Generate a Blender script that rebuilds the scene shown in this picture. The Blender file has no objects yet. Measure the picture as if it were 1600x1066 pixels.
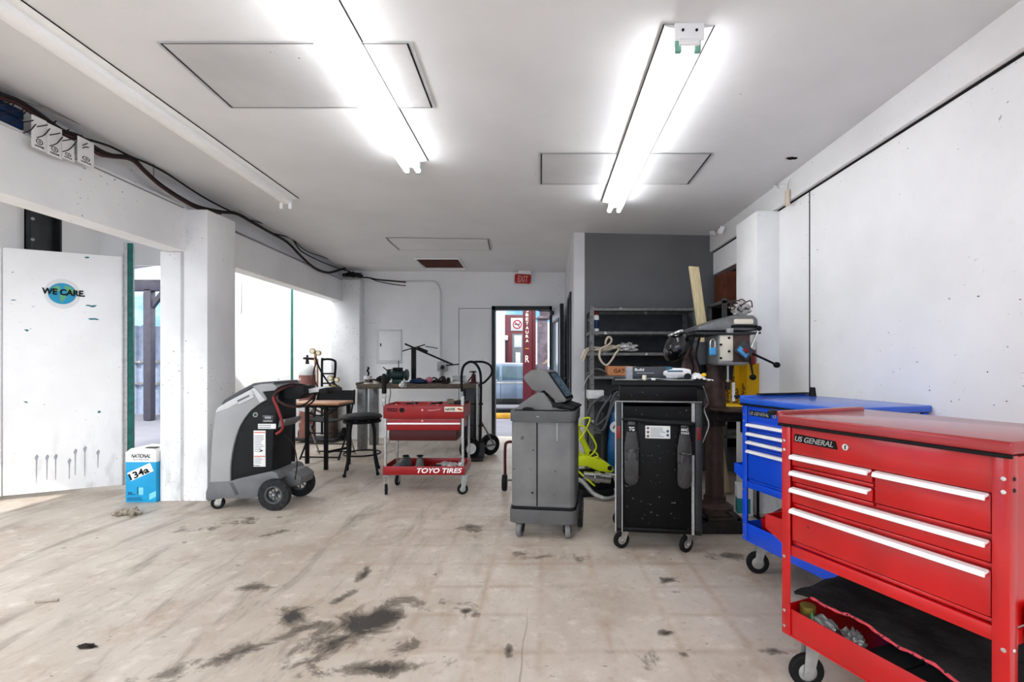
import bpy, bmesh, math, random
from mathutils import Vector, Matrix, Euler
random.seed(7)
PI = math.pi
S = bpy.context.scene
COL = S.collection
# ------------------------------------------------------------------ camera
F, CX, CY, H = 770.0, 850.0, 564.0, 1.25      # focal length (px), vanishing point, eye height
cam = bpy.data.cameras.new('camera'); cam_o = bpy.data.objects.new('camera', cam); COL.objects.link(cam_o)
cam.sensor_width = 36.0; cam.lens = F/1600*36.0
cam.shift_x = -(CX-800)/1600; cam.shift_y = (CY-533)/1600
cam.clip_start = 0.05; cam.clip_end = 200
cam_o.location = (0, 0, H); cam_o.rotation_euler = (PI/2, 0, 0)
S.camera = cam_o
# ------------------------------------------------------------------ view, world, sun
S.view_settings.view_transform = 'Standard'; S.view_settings.look = 'None'
S.view_settings.gamma = 1; S.view_settings.exposure = 1.2; S.view_settings.use_curve_mapping = False
TUBE = 6.0
W = bpy.data.worlds.new('sky'); S.world = W; W.use_nodes = True
nt = W.node_tree; nt.nodes.clear()
def N(nt, t, **k):
    n = nt.nodes.new(t)
    for a, b in k.items(): setattr(n, a, b)
    return n
out = N(nt, 'ShaderNodeOutputWorld'); bg = N(nt, 'ShaderNodeBackground'); nt.links.new(bg.outputs[0], out.inputs[0])
tc = N(nt, 'ShaderNodeTexCoord'); sx = N(nt, 'ShaderNodeSeparateXYZ'); nt.links.new(tc.outputs['Generated'], sx.inputs[0])
mp = N(nt, 'ShaderNodeMapping'); mp.inputs['Scale'].default_value = (1, 1, 3); nt.links.new(tc.outputs['Generated'], mp.inputs[0])
nz = N(nt, 'ShaderNodeTexNoise'); nz.inputs['Scale'].default_value = 5; nz.inputs['Detail'].default_value = 6; nt.links.new(mp.outputs[0], nz.inputs[0])
cr = N(nt, 'ShaderNodeValToRGB'); cr.color_ramp.elements[0].position = .47; cr.color_ramp.elements[1].position = .6
cr.color_ramp.elements[0].color = (.06, .14, .27, 1); cr.color_ramp.elements[1].color = (.22, .25, .28, 1); nt.links.new(nz.outputs[0], cr.inputs[0])
hr = N(nt, 'ShaderNodeMapRange'); hr.inputs[1].default_value = .10; hr.inputs[2].default_value = .2; nt.links.new(sx.outputs[2], hr.inputs[0])
mx = N(nt, 'ShaderNodeMix', data_type='RGBA'); nt.links.new(hr.outputs[0], mx.inputs[0]); nt.links.new(cr.outputs[0], mx.inputs[6])
mx.inputs[7].default_value = (.95, .975, 1.0, 1); nt.links.new(mx.outputs[2], bg.inputs[0]); bg.inputs[1].default_value = 2.45
sun = bpy.data.lights.new('sun', 'SUN'); sun.energy = 2.0; sun.angle = .02; sun.color = (1, .98, .95)
sun_o = bpy.data.objects.new('sun', sun); COL.objects.link(sun_o)
sun_o.rotation_euler = Vector((-.25, .6, -.75)).to_track_quat('-Z', 'Y').to_euler()
S.cycles.use_denoising = True; S.cycles.max_bounces = 8; S.cycles.diffuse_bounces = 5; S.cycles.sample_clamp_indirect = 6

# ------------------------------------------------------------------ pixel maths (places measured in the photo, each at its own depth)
def P(px, py, Y): return Vector(((px-CX)/F*Y, Y, H-(py-CY)/F*Y))
def fy(py): return H*F/(py-CY)
def czo(x, Y):                                   # ceiling height above the eye
    t = min(1, max(0, (x+3.28)/5.2)); return 1.42 + (1-t)*(.04+.16*(8-Y)/5.0)
def CP(px, py, d=0):
    Y = 4.0
    for _ in range(30): Y = (czo((px-CX)/F*Y, Y)-d)*F/(CY-py)
    return P(px, py, Y)
# ------------------------------------------------------------------ materials
def L(r, g=None, b=None):
    if g is None: g = b = r
    f = lambda c: ((c/255+.055)/1.055)**2.4 if c > 10.3 else c/255/12.92
    return (f(r), f(g), f(b), 1)
MATS = {}
def mat(name, col, rough=.5, metal=0, noise=0, nscale=8, bump=0, bscale=60, emit=None, es=0, alpha=None, trans=0, coat=0, stretch=None, spots=None, spec=None):
    m = bpy.data.materials.new(name); m.use_nodes = True; t = m.node_tree; b = t.nodes['Principled BSDF']
    b.inputs['Base Color'].default_value = col; b.inputs['Roughness'].default_value = rough; b.inputs['Metallic'].default_value = metal
    if trans: b.inputs['Transmission Weight'].default_value = trans
    if coat: b.inputs['Coat Weight'].default_value = coat; b.inputs['Coat Roughness'].default_value = .12
    b.inputs['Specular IOR Level'].default_value = spec if spec is not None else (.12 if max(col[:3]) < .03 and rough > .3 else .3)
    if emit: b.inputs['Emission Color'].default_value = emit; b.inputs['Emission Strength'].default_value = es
    co = N(t, 'ShaderNodeTexCoord').outputs['Object']
    if stretch:
        q = N(t, 'ShaderNodeMapping'); q.inputs['Scale'].default_value = stretch; t.links.new(co, q.inputs[0]); co = q.outputs[0]
    last = None
    if noise:
        n = N(t, 'ShaderNodeTexNoise'); n.inputs['Scale'].default_value = nscale; n.inputs['Detail'].default_value = 5; t.links.new(co, n.inputs[0])
        r = N(t, 'ShaderNodeValToRGB'); r.color_ramp.elements[0].position = .3; r.color_ramp.elements[1].position = .7
        r.color_ramp.elements[0].color = tuple(c*(1-noise) for c in col[:3])+(1,); r.color_ramp.elements[1].color = tuple(min(1, c*(1+noise*.6)) for c in col[:3])+(1,)
        t.links.new(n.outputs[0], r.inputs[0]); last = r.outputs[0]
    if spots:                                    # (colour, scale, threshold)
        n = N(t, 'ShaderNodeTexNoise'); n.inputs['Scale'].default_value = spots[1]; n.inputs['Detail'].default_value = 3; t.links.new(co, n.inputs[0])
        r = N(t, 'ShaderNodeMapRange'); r.inputs[1].default_value = spots[2]; r.inputs[2].default_value = spots[2]+.03; t.links.new(n.outputs[0], r.inputs[0])
        x = N(t, 'ShaderNodeMix', data_type='RGBA'); t.links.new(r.outputs[0], x.inputs[0])
        if last: t.links.new(last, x.inputs[6])
        else: x.inputs[6].default_value = col
        x.inputs[7].default_value = spots[0]; last = x.outputs[2]
    if last: t.links.new(last, b.inputs['Base Color'])
    if bump:
        n = N(t, 'ShaderNodeTexNoise'); n.inputs['Scale'].default_value = bscale; n.inputs['Detail'].default_value = 4; t.links.new(co, n.inputs[0])
        u = N(t, 'ShaderNodeBump'); u.inputs['Strength'].default_value = bump; u.inputs['Distance'].default_value = .01
        t.links.new(n.outputs[0], u.inputs['Height']); t.links.new(u.outputs[0], b.inputs['Normal'])
    MATS[name] = m; return m
def painted_wall(name, base, dirt=.12, specks=.735, teal=0, rough=.62, low=0.0):
    m = bpy.data.materials.new(name); m.use_nodes = True; t = m.node_tree; b = t.nodes['Principled BSDF']; b.inputs['Roughness'].default_value = rough
    b.inputs['Specular IOR Level'].default_value = .3
    g = N(t, 'ShaderNodeNewGeometry').outputs['Position']
    def noise(sc, det, stretch=(1, 1, 1), off=0):
        q = N(t, 'ShaderNodeMapping'); q.inputs['Scale'].default_value = stretch; q.inputs['Location'].default_value = (off, off, off); t.links.new(g, q.inputs[0])
        n = N(t, 'ShaderNodeTexNoise'); n.inputs['Scale'].default_value = sc; n.inputs['Detail'].default_value = det; t.links.new(q.outputs[0], n.inputs[0]); return n.outputs[0]
    def rng(v, a, c, lo=0, hi=1):
        r = N(t, 'ShaderNodeMapRange'); r.inputs[1].default_value = a; r.inputs[2].default_value = c; r.inputs[3].default_value = lo; r.inputs[4].default_value = hi; t.links.new(v, r.inputs[0]); return r.outputs[0]
    def mul(a, c):
        k = N(t, 'ShaderNodeMath', operation='MULTIPLY'); t.links.new(a, k.inputs[0])
        if isinstance(c, (int, float)): k.inputs[1].default_value = c
        else: t.links.new(c, k.inputs[1])
        return k.outputs[0]
    def mixc(f, a, c):
        x = N(t, 'ShaderNodeMix', data_type='RGBA'); t.links.new(f, x.inputs[0])
        for i, v in ((6, a), (7, c)):
            if isinstance(v, tuple): x.inputs[i].default_value = v
            else: t.links.new(v, x.inputs[i])
        return x.outputs[2]
    dk = tuple(c*(1-dirt*1.6) for c in base[:3])+(1,)
    c = mixc(rng(noise(1.7, 8), .42, .68), base, dk)
    c = mixc(mul(rng(noise(26, 3), .60, .72), .35), c, dk)
    area = rng(noise(1.3, 2, off=4), .46, .6)
    c = mixc(mul(rng(noise(34, 2, (1, 1, 1.6), 9), specks, specks+.02), area), c, L(70, 68, 66))
    if low:
        s = N(t, 'ShaderNodeSeparateXYZ'); t.links.new(g, s.inputs[0])
        z = rng(s.outputs[2], .0, .7, 1, 0)
        c = mixc(mul(mul(rng(noise(7, 6, (1.6, 1.6, .5), 2), .5, .75), z), low), c, L(120, 118, 116))
    if teal: c = mixc(mul(rng(noise(5, 3, (1, 1, 2.4), 11), .715, .722), 1.0), c, L(20, 105, 115))
    t.links.new(c, b.inputs['Base Color'])
    u = N(t, 'ShaderNodeBump'); u.inputs['Strength'].default_value = .12; u.inputs['Distance'].default_value = .02; t.links.new(noise(14, 6), u.inputs['Height']); t.links.new(u.outputs[0], b.inputs['Normal'])
    MATS[name] = m; return m
painted_wall('wall_white', (.88, .88, .88, 1), .05, .725, low=.45)
painted_wall('ceiling_white', (.78, .785, .795, 1), .04, .80)
painted_wall('pillar_white', (.84, .84, .84, 1), .08, .69, low=.6)
painted_wall('door_white', (.84, .84, .84, 1), .05, .73, teal=1, low=.5)
painted_wall('partition_grey', (.145, .145, .147, 1), .08, .80)
painted_wall('beam_white', (.84, .84, .84, 1), .06, .725)
painted_wall('hatch_grey', (.70, .70, .705, 1), .10, .74)
painted_wall('hatch_light', (.62, .62, .625, 1), .10, .73)
def floor_mat():
    m = bpy.data.materials.new('stained_concrete'); m.use_nodes = True; t = m.node_tree; b = t.nodes['Principled BSDF']; b.inputs['Specular IOR Level'].default_value = .35
    g = N(t, 'ShaderNodeNewGeometry').outputs['Position']
    def mapped(st, rot=0, off=(0, 0, 0)):
        q = N(t, 'ShaderNodeMapping'); q.inputs['Scale'].default_value = st; q.inputs['Rotation'].default_value = (0, 0, rot); q.inputs['Location'].default_value = off; t.links.new(g, q.inputs[0]); return q.outputs[0]
    def noise(sc, det, st=(1, 1, 1), rot=0, off=(0, 0, 0), rough=.6, dist=0):
        n = N(t, 'ShaderNodeTexNoise'); n.inputs['Scale'].default_value = sc; n.inputs['Detail'].default_value = det; n.inputs['Roughness'].default_value = rough; n.inputs['Distortion'].default_value = dist
        t.links.new(mapped(st, rot, off), n.inputs[0]); return n.outputs[0]
    def rng(v, a, c, lo=0, hi=1):
        r = N(t, 'ShaderNodeMapRange'); r.inputs[1].default_value = a; r.inputs[2].default_value = c; r.inputs[3].default_value = lo; r.inputs[4].default_value = hi; t.links.new(v, r.inputs[0]); return r.outputs[0]
    def M2(op, a, c=None):
        k = N(t, 'ShaderNodeMath', operation=op)
        for i, v in enumerate((a, c)):
            if v is None: continue
            if isinstance(v, (int, float)): k.inputs[i].default_value = v
            else: t.links.new(v, k.inputs[i])
        return k.outputs[0]
    def mixc(f, a, c):
        x = N(t, 'ShaderNodeMix', data_type='RGBA'); t.links.new(f, x.inputs[0])
        for i, v in ((6, a), (7, c)):
            if isinstance(v, tuple): x.inputs[i].default_value = v
            else: t.links.new(v, x.inputs[i])
        return x.outputs[2]
    sp = N(t, 'ShaderNodeSeparateXYZ'); t.links.new(g, sp.inputs[0]); X, Y = sp.outputs[0], sp.outputs[1]
    c = mixc(rng(noise(1.1, 8), .35, .68), L(192, 183, 172), L(166, 154, 140))
    c = mixc(M2('MULTIPLY', rng(noise(2.2, 9, (1, .55, 1), .5, dist=.6), .5, .72), .65), c, L(158, 145, 131))
    c = mixc(M2('MULTIPLY', rng(noise(9, 6, off=(3, 1, 0)), .55, .72), .45), c, L(222, 214, 204))
    # imprint of lifted tiles
    def lines(v, off):
        w = M2('ADD', v, M2('MULTIPLY', noise(6, 3, off=(off, 5, 0)), .035))
        a = M2('ABSOLUTE', M2('SUBTRACT', M2('FRACT', M2('DIVIDE', w, .305)), .5))
        return rng(a, .40, .49)
    grid = M2('MAXIMUM', lines(X, 0), lines(Y, 9))
    gm = M2('MULTIPLY', rng(noise(1.5, 4, off=(8, 8, 0)), .38, .6), rng(X, -1.8, -.4))
    c = mixc(M2('MULTIPLY', M2('MULTIPLY', grid, gm), .48), c, L(150, 127, 107))
    c = mixc(M2('MULTIPLY', M2('MULTIPLY', rng(noise(7, 8, (1, .5, 1), 0, (4, 4, 0), .7, .4), .50, .68), gm), .5), c, L(166, 144, 122))
    # brown rust patches
    c = mixc(M2('MULTIPLY', rng(noise(2.6, 9, off=(1, 7, 0), rough=.7), .52, .70), .55), c, L(150, 124, 102))
    c = mixc(M2('MULTIPLY', rng(noise(22, 6, off=(1, 3, 0), rough=.7), .56, .70), .35), c, L(120, 104, 90))
    c = mixc(M2('MULTIPLY', rng(noise(3.1, 9, off=(9, 7, 0), rough=.72), .60, .72), .5), c, L(112, 100, 88))
    # streaks swept diagonally on the left
    st = M2('MULTIPLY', rng(noise(2.2, 9, (2.6, .5, 1), .12, (2, 0, 0), .68, .5), .52, .68), rng(X, .3, -1.4))
    c = mixc(M2('MULTIPLY', st, .75), c, L(120, 110, 100))
    # oil spots
    sm = M2('MULTIPLY', rng(noise(13, 4, (1, 1.5, 1), .2), .665, .70), rng(noise(1.4, 2, off=(6, 2, 0)), .42, .56))
    c = mixc(M2('MULTIPLY', sm, .75), c, L(84, 74, 65))
    # big oil stains with their own outlines: x, y, length, width, angle, strength
    stain = None
    for (px, py, rx, ry, an, s) in ((575, 972, .30, .20, .9, 1), (530, 1000, .24, .12, .9, .95), (455, 962, .10, .16, .3, .9), (535, 935, .05, .15, -.4, .85), (400, 1010, .34, .07, .75, .8), (345, 1030, .3, .08, .75, .75), (265, 1052, .3, .09, .6, .7), (590, 1045, .34, .07, .1, .75), (640, 1010, .10, .10, .4, .6),
                                (568, 898, .05, .14, .1, .8), (620, 965, .12, .06, .2, .8), (400, 918, .14, .08, .1, .55), (380, 815, .55, .15, .5, .42), (420, 836, .35, .10, .5, .4), (870, 871, .28, .10, 0, .6), (820, 866, .08, .10, 0, .6), (735, 824, .13, .13, 0, .6), (1046, 906, .09, .06, 0, .8), (1055, 925, .07, .04, 0, .7),
                                (1040, 990, .05, .04, 0, .8), (1068, 1022, .04, .03, 0, .8), (795, 1020, .03, .09, 0, .8), (745, 960, .05, .05, 0, .55), (728, 955, .04, .03, .4, .8), (1150, 868, .32, .12, 0, .5), (930, 735, .3, .2, 0, .5), (1200, 1018, .09, .04, 0, .7), (700, 945, .5, .3, .2, .18), (1000, 1030, .25, .12, .3, .25)):
        Yc = fy(py); Xc = (px-CX)/F*Yc
        v = mapped((1, 1, 1), 0, (-Xc, -Yc, 0))
        q = N(t, 'ShaderNodeMapping', vector_type='TEXTURE'); q.inputs['Scale'].default_value = (rx, ry, 100); q.inputs['Rotation'].default_value = (0, 0, an); t.links.new(v, q.inputs[0])
        ln = N(t, 'ShaderNodeVectorMath', operation='LENGTH'); t.links.new(q.outputs[0], ln.inputs[0])
        e = M2('MULTIPLY', rng(ln.outputs['Value'], 0, 1.25, 1, 0), s)
        stain = e if stain is None else M2('MAXIMUM', stain, e)
    ed = M2('ADD', stain, M2('MULTIPLY', M2('SUBTRACT', noise(5.5, 10, rough=.72, dist=.5, off=(5, 3, 0)), .5), 2.6))
    on = rng(stain, .02, .15)
    c = mixc(M2('MULTIPLY', M2('MULTIPLY', rng(ed, .30, .52), on), .85), c, L(98, 89, 79))
    c = mixc(M2('MULTIPLY', M2('MULTIPLY', rng(ed, .58, .80), on), .92), c, L(50, 46, 43))
    # scratches and joints
    jn = rng(M2('ABSOLUTE', M2('SUBTRACT', M2('ADD', X, M2('MULTIPLY', Y, -.02)), M2('ADD', -.145, M2('MULTIPLY', noise(4, 2), .03)))), .0, .006, 1, 0)
    c = mixc(M2('MULTIPLY', jn, M2('MULTIPLY', rng(Y, 2.6, 2.2), .6)), c, L(110, 88, 70))
    t.links.new(c, b.inputs['Base Color'])
    t.links.new(rng(noise(3, 5), .3, .7, .62, .38), b.inputs['Roughness'])
    u = N(t, 'ShaderNodeBump'); u.inputs['Strength'].default_value = .18; u.inputs['Distance'].default_value = .01; t.links.new(noise(18, 8), u.inputs['Height']); t.links.new(u.outputs[0], b.inputs['Normal'])
    MATS['floor'] = m
floor_mat()
mat('red', L(178, 4, 10), .34, noise=.22, nscale=5, coat=.5, spots=(L(90, 20, 22), 40, .72))
mat('red_top_glare', L(150, 40, 44), .2, noise=.2, nscale=5, coat=.4)  # cart red paled to greyish pink: glare on the lid painted into the colour
mat('blue', L(14, 72, 205), .32, noise=.08, coat=.5)
mat('blue_top', L(30, 84, 190), .3, noise=.15, coat=.4)
mat('cart_red', L(140, 3, 7), .4, noise=.12, coat=.15, spots=(L(60, 10, 12), 30, .7))
mat('cart_dark_red', L(64, 4, 6), .5, noise=.2)
mat('aluminium', L(215, 215, 215), .35, .6)
mat('trim_silver', L(235, 232, 232), .4, .15)
mat('chrome', L(210, 210, 208), .2, .9, noise=.2, nscale=30)
mat('steel', L(120, 120, 120), .4, .7, noise=.25, nscale=20)
mat('zinc', L(165, 165, 162), .45, .5, noise=.2, nscale=30)
mat('rubber', L(24, 24, 25), .75, noise=.3, nscale=30)
mat('tread', L(44, 44, 45), .85, noise=.4, nscale=40, bump=.5)
mat('black', L(20, 20, 21), .45, noise=.2)
mat('black_gloss', L(14, 14, 15), .18, coat=.6)
mat('black_plastic', L(26, 27, 28), .5, noise=.15, nscale=12)
mat('black_leather', L(52, 51, 50), .28, noise=.3, bump=.35, bscale=40)
mat('cabinet_black', L(10, 10, 10), .4, spots=(L(96, 96, 94), 60, .685), noise=.2)
mat('grey_plastic', L(108, 108, 107), .5, noise=.2, nscale=5, spots=(L(70, 70, 70), 18, .70))
mat('grey_plastic_dark', L(82, 82, 82), .5, noise=.15, nscale=6)
mat('machine_grey', L(150, 151, 151), .42, noise=.08, nscale=4, spots=(L(80, 80, 80), 25, .74))
mat('machine_light', L(190, 191, 191), .42, noise=.06)
mat('machine_slate', L(72, 74, 78), .45, noise=.1)
mat('machine_base', L(98, 99, 101), .5, noise=.12)
mat('screen', L(120, 150, 168), .2, spots=(L(70, 112, 138), 30, .55), noise=.2, nscale=25)
mat('paper', L(225, 225, 222), .7, noise=.06)
mat('print_grey', L(140, 142, 146), .7)
mat('ink', L(18, 18, 18), .6)
mat('white', L(238, 238, 238), .5)
mat('white_plastic', L(215, 216, 216), .4, noise=.08)
mat('offwhite', L(222, 214, 196), .5)
mat('orange_ink', L(190, 80, 40), .6)
mat('reflector_red', L(120, 22, 22), .35)
mat('cream', L(214, 200, 180), .5)
mat('wood_dark', L(96, 84, 72), .6, noise=.4, nscale=12, stretch=(1, 6, 6))
mat('wood_top', L(196, 140, 98), .35, noise=.2, nscale=10, stretch=(1, 7, 7))
mat('wood_plank', L(206, 190, 150), .65, noise=.25, nscale=14, stretch=(6, 6, .6))
mat('rust', L(94, 50, 30), .75, noise=.4, nscale=9)
mat('rust_brown', L(68, 52, 46), .5, .2, noise=.35, nscale=14)
mat('iron_dark', L(44, 40, 38), .55, .3, noise=.4, nscale=22, bump=.3)
mat('shelf_steel', L(112, 112, 110), .5, .2, noise=.3, nscale=18, spots=(L(190, 190, 188), 14, .66))
mat('shelf_dark', L(66, 66, 66), .6, noise=.2)
mat('teal', L(16, 92, 84), .5, noise=.35, nscale=20)
mat('teal_carton', L(40, 128, 128), .6, noise=.2)
mat('bottle_green', L(26, 52, 48), .35, noise=.2)
mat('carton_cyan', L(28, 150, 200), .5, noise=.12, nscale=6)
mat('carton_light', L(120, 200, 225), .5)
mat('carton_navy', L(20, 70, 100), .5)
mat('globe_blue', L(22, 140, 180), .4)
mat('globe_green', L(92, 160, 110), .4)
mat('cylinder_rust', L(138, 92, 84), .5, noise=.25, nscale=8, spots=(L(200, 180, 172), 12, .62))
mat('brass', L(150, 130, 64), .35, .6)
mat('hose_red', L(128, 36, 40), .5)
mat('rope', L(206, 192, 172), .85, noise=.15, nscale=60, bump=.4, bscale=90)
mat('lime', L(206, 220, 30), .45, noise=.08)
mat('welder_blue', L(12, 84, 140), .35, noise=.1, coat=.4)
mat('yellow', L(236, 190, 22), .45, noise=.08)
mat('orange', L(206, 82, 30), .4, noise=.1)
mat('gator_orange', L(206, 138, 92), .6, noise=.1)
mat('box_dark', L(54, 58, 64), .4, noise=.12)
mat('box_grey', L(150, 154, 162), .5, noise=.25, nscale=30)
mat('box_teal', L(40, 92, 116), .45)
mat('sky_blue_plastic', L(70, 150, 205), .35)
mat('leather_brown', L(112, 88, 84), .5, noise=.3, nscale=8, bump=.3)
mat('rag_cloth', L(150, 140, 126), .9, noise=.3, nscale=20)
mat('foil', L(190, 188, 186), .3, .4, noise=.3, nscale=25, bump=.5)
mat('clear_plastic', L(92, 94, 94), .15, noise=.25, nscale=12, coat=.6)
mat('navy', L(22, 48, 84), .35, noise=.2)
mat('wire', L(36, 32, 32), .55)
mat('wire_red', L(62, 34, 34), .55)
mat('felt', L(36, 35, 35), .92, noise=.45, nscale=14, bump=.7, bscale=45)
mat('felt_edge', L(206, 70, 82), .8, noise=.3, nscale=60, spots=(L(40, 34, 34), 70, .60))
mat('green_wire', L(40, 120, 66), .5)
mat('exit_red', L(170, 16, 20), .35)
mat('exit_pink', L(230, 160, 150), .4)
mat('pink', L(196, 110, 130), .5, noise=.2)
mat('maroon', L(66, 12, 24), .45, noise=.1)
mat('brick_mixed', L(82, 74, 82), .8, noise=.5, nscale=5, spots=(L(120, 104, 90), 7, .60), bump=.4)
mat('stucco', L(150, 150, 158), .8, noise=.05)
mat('car_paint', L(92, 108, 128), .22, .3, coat=.8)
mat('car_glass', L(60, 84, 96), .08, noise=.4, nscale=3, coat=.8)
mat('asphalt', L(90, 90, 98), .85, noise=.15, nscale=3)
mat('yard_concrete', L(96, 96, 104), .8, noise=.12, nscale=3)
mat('kerb_yellow', L(150, 110, 30), .7, noise=.2)
mat('fence_metal', L(128, 138, 156), .5, .2, noise=.2)
mat('post_dark', L(58, 56, 66), .5, noise=.2)
mat('canopy', L(186, 190, 198), .5)
mat('door_glass', L(170, 190, 205), .08, coat=.5)
mat('dark_void', L(22, 14, 12), .9)
mat('gap', L(34, 33, 33), .9)
mat('hatch_red', L(78, 24, 20), .8, noise=.4, nscale=14)
mat('dark_steel', L(50, 51, 53), .45, .4, noise=.25)
mat('shoe_grey', L(86, 92, 92), .8, noise=.4, nscale=25, bump=.4)
mat('card', L(228, 228, 226), .6)
mat('tube_glow', (1, 1, 1, 1), .4, emit=(.96, .98, 1, 1), es=TUBE)
mat('fixture_white', L(248, 248, 248), .35, noise=.04)
mat('socket_green', L(120, 170, 150), .4)
# ------------------------------------------------------------------ mesh builder
class MB:
    def __init__(s, M=None): s.bm = bmesh.new(); s.M = M
    def _merge(s, b, M=None):
        if M is not None: bmesh.ops.transform(b, matrix=M, verts=b.verts)
        me = bpy.data.meshes.new('t'); b.to_mesh(me); b.free(); s.bm.from_mesh(me); bpy.data.meshes.remove(me); return s
    def box(s, c, d, rot=None, bev=0, seg=2):
        b = bmesh.new(); bmesh.ops.create_cube(b, size=1); bmesh.ops.scale(b, vec=d, verts=b.verts)
        if bev: bmesh.ops.bevel(b, geom=b.edges[:], offset=min(bev, min(d)*.49), segments=seg, affect='EDGES', profile=.5)
        M = Matrix.Translation(c) @ (Euler(rot).to_matrix().to_4x4() if rot else Matrix())
        return s._merge(b, M)
    def bx(s, x0, x1, y0, y1, z0, z1, bev=0, seg=2): return s.box(((x0+x1)/2, (y0+y1)/2, (z0+z1)/2), (abs(x1-x0), abs(y1-y0), abs(z1-z0)), None, bev, seg)
    def cyl(s, p0, p1, r0, r1=None, n=16, caps=True):
        p0, p1 = Vector(p0), Vector(p1); d = p1-p0
        b = bmesh.new(); bmesh.ops.create_cone(b, cap_ends=caps, segments=n, radius1=r0, radius2=r0 if r1 is None else r1, depth=d.length)
        return s._merge(b, Matrix.Translation((p0+p1)/2) @ d.to_track_quat('Z', 'Y').to_matrix().to_4x4())
    def sph(s, c, r, n=12):
        r = (r, r, r) if isinstance(r, (int, float)) else r
        b = bmesh.new(); bmesh.ops.create_uvsphere(b, u_segments=n, v_segments=max(6, n//2+2), radius=1)
        return s._merge(b, Matrix.Translation(c) @ Matrix.Diagonal((*r, 1)))
    def lathe(s, prof, c=(0, 0, 0), axis='z', n=24, rot=None):
        b = bmesh.new(); rings = []
        for r, z in prof:
            rings.append([b.verts.new((max(r, 1e-5)*math.cos(2*PI*i/n), max(r, 1e-5)*math.sin(2*PI*i/n), z)) for i in range(n)])
        for a, e in zip(rings, rings[1:]):
            for i in range(n): b.faces.new((a[i], a[(i+1) % n], e[(i+1) % n], e[i]))
        bmesh.ops.remove_doubles(b, verts=b.verts, dist=2e-5); bmesh.ops.recalc_face_normals(b, faces=b.faces)
        R = {'z': Matrix(), 'x': Matrix.Rotation(PI/2, 4, 'Y'), 'y': Matrix.Rotation(-PI/2, 4, 'X')}[axis]
        if rot: R = Euler(rot).to_matrix().to_4x4() @ R
        return s._merge(b, Matrix.Translation(c) @ R)
    def prism(s, pts, a, e, plane='xz', bev=0):
        b = bmesh.new(); f = {'xz': lambda u, v, w: (u, w, v), 'yz': lambda u, v, w: (w, u, v), 'xy': lambda u, v, w: (u, v, w)}[plane]
        v0 = [b.verts.new(f(u, v, a)) for u, v in pts]; v1 = [b.verts.new(f(u, v, e)) for u, v in pts]; n = len(pts)
        b.faces.new(v0); b.faces.new(v1[::-1])
        for i in range(n): b.faces.new((v0[i], v1[i], v1[(i+1) % n], v0[(i+1) % n]))
        bmesh.ops.recalc_face_normals(b, faces=b.faces)
        if bev:
            es = [x for x in b.edges if any(len(q.verts) > 4 or True for q in x.link_faces)]
            bmesh.ops.bevel(b, geom=es, offset=bev, segments=2, affect='EDGES', profile=.5)
        bmesh.ops.triangulate(b, faces=[q for q in b.faces if len(q.verts) > 4])
        return s._merge(b)
    def tube(s, pts, r, n=8, smooth=True, closed=False, sub=5):
        pts = [Vector(p) for p in pts]
        if smooth and len(pts) > 2:
            q = []; m = len(pts); rg = range(m if closed else m-1)
            for i in rg:
                g = (lambda j: pts[j % m]) if closed else (lambda j: pts[min(m-1, max(0, j))])
                p0, p1, p2, p3 = g(i-1), g(i), g(i+1), g(i+2)
                for k in range(sub):
                    t = k/sub; q.append(.5*((2*p1)+(p2-p0)*t+(2*p0-5*p1+4*p2-p3)*t*t+(3*p1-p0-3*p2+p3)*t**3))
            if not closed: q.append(pts[-1])
            pts = q
        b = bmesh.new(); rings = []; m = len(pts); nrm = None
        for i, p in enumerate(pts):
            a = pts[(i-1) % m] if (closed or i) else p; c = pts[(i+1) % m] if (closed or i < m-1) else p
            d = (c-a).normalized() if (c-a).length > 1e-9 else Vector((0, 0, 1))
            if nrm is None: nrm = d.orthogonal().normalized()
            nrm = (nrm-d*nrm.dot(d)); nrm = nrm.normalized() if nrm.length > 1e-6 else d.orthogonal().normalized(); bn = d.cross(nrm)
            rr = r(i/(m-1)) if callable(r) else r
            rings.append([b.verts.new(p+(nrm*math.cos(2*PI*k/n)+bn*math.sin(2*PI*k/n))*rr) for k in range(n)])
        for i in range(m if closed else m-1):
            A, B = rings[i], rings[(i+1) % m]
            for k in range(n): b.faces.new((A[k], A[(k+1) % n], B[(k+1) % n], B[k]))
        if not closed: b.faces.new(rings[0][::-1]); b.faces.new(rings[-1])
        bmesh.ops.recalc_face_normals(b, faces=b.faces)
        return s._merge(b)
    def grid(s, fn, nu, nv, thick=0):
        b = bmesh.new(); V = [[b.verts.new(fn(i/nu, j/nv)) for j in range(nv+1)] for i in range(nu+1)]
        for i in range(nu):
            for j in range(nv): b.faces.new((V[i][j], V[i+1][j], V[i+1][j+1], V[i][j+1]))
        if thick:
            bmesh.ops.recalc_face_normals(b, faces=b.faces); bmesh.ops.solidify(b, geom=b.faces[:], thickness=thick)
        return s._merge(b)
    def blob(s, c, r, seed=0, amp=.25, n=16, fr=3.0):      # crumpled lump
        s.soft = True
        b = bmesh.new(); bmesh.ops.create_icosphere(b, subdivisions=3, radius=1)
        from mathutils import noise as nn
        for v in b.verts:
            k = 1+amp*nn.noise(v.co*fr+Vector((seed*3.1, seed, 0)))*2
            v.co = Vector((v.co.x*r[0]*k, v.co.y*r[1]*k, v.co.z*r[2]*k))
            if v.co.z < -r[2]*.8: v.co.z = -r[2]*.8
        return s._merge(b, Matrix.Translation(c))
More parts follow.
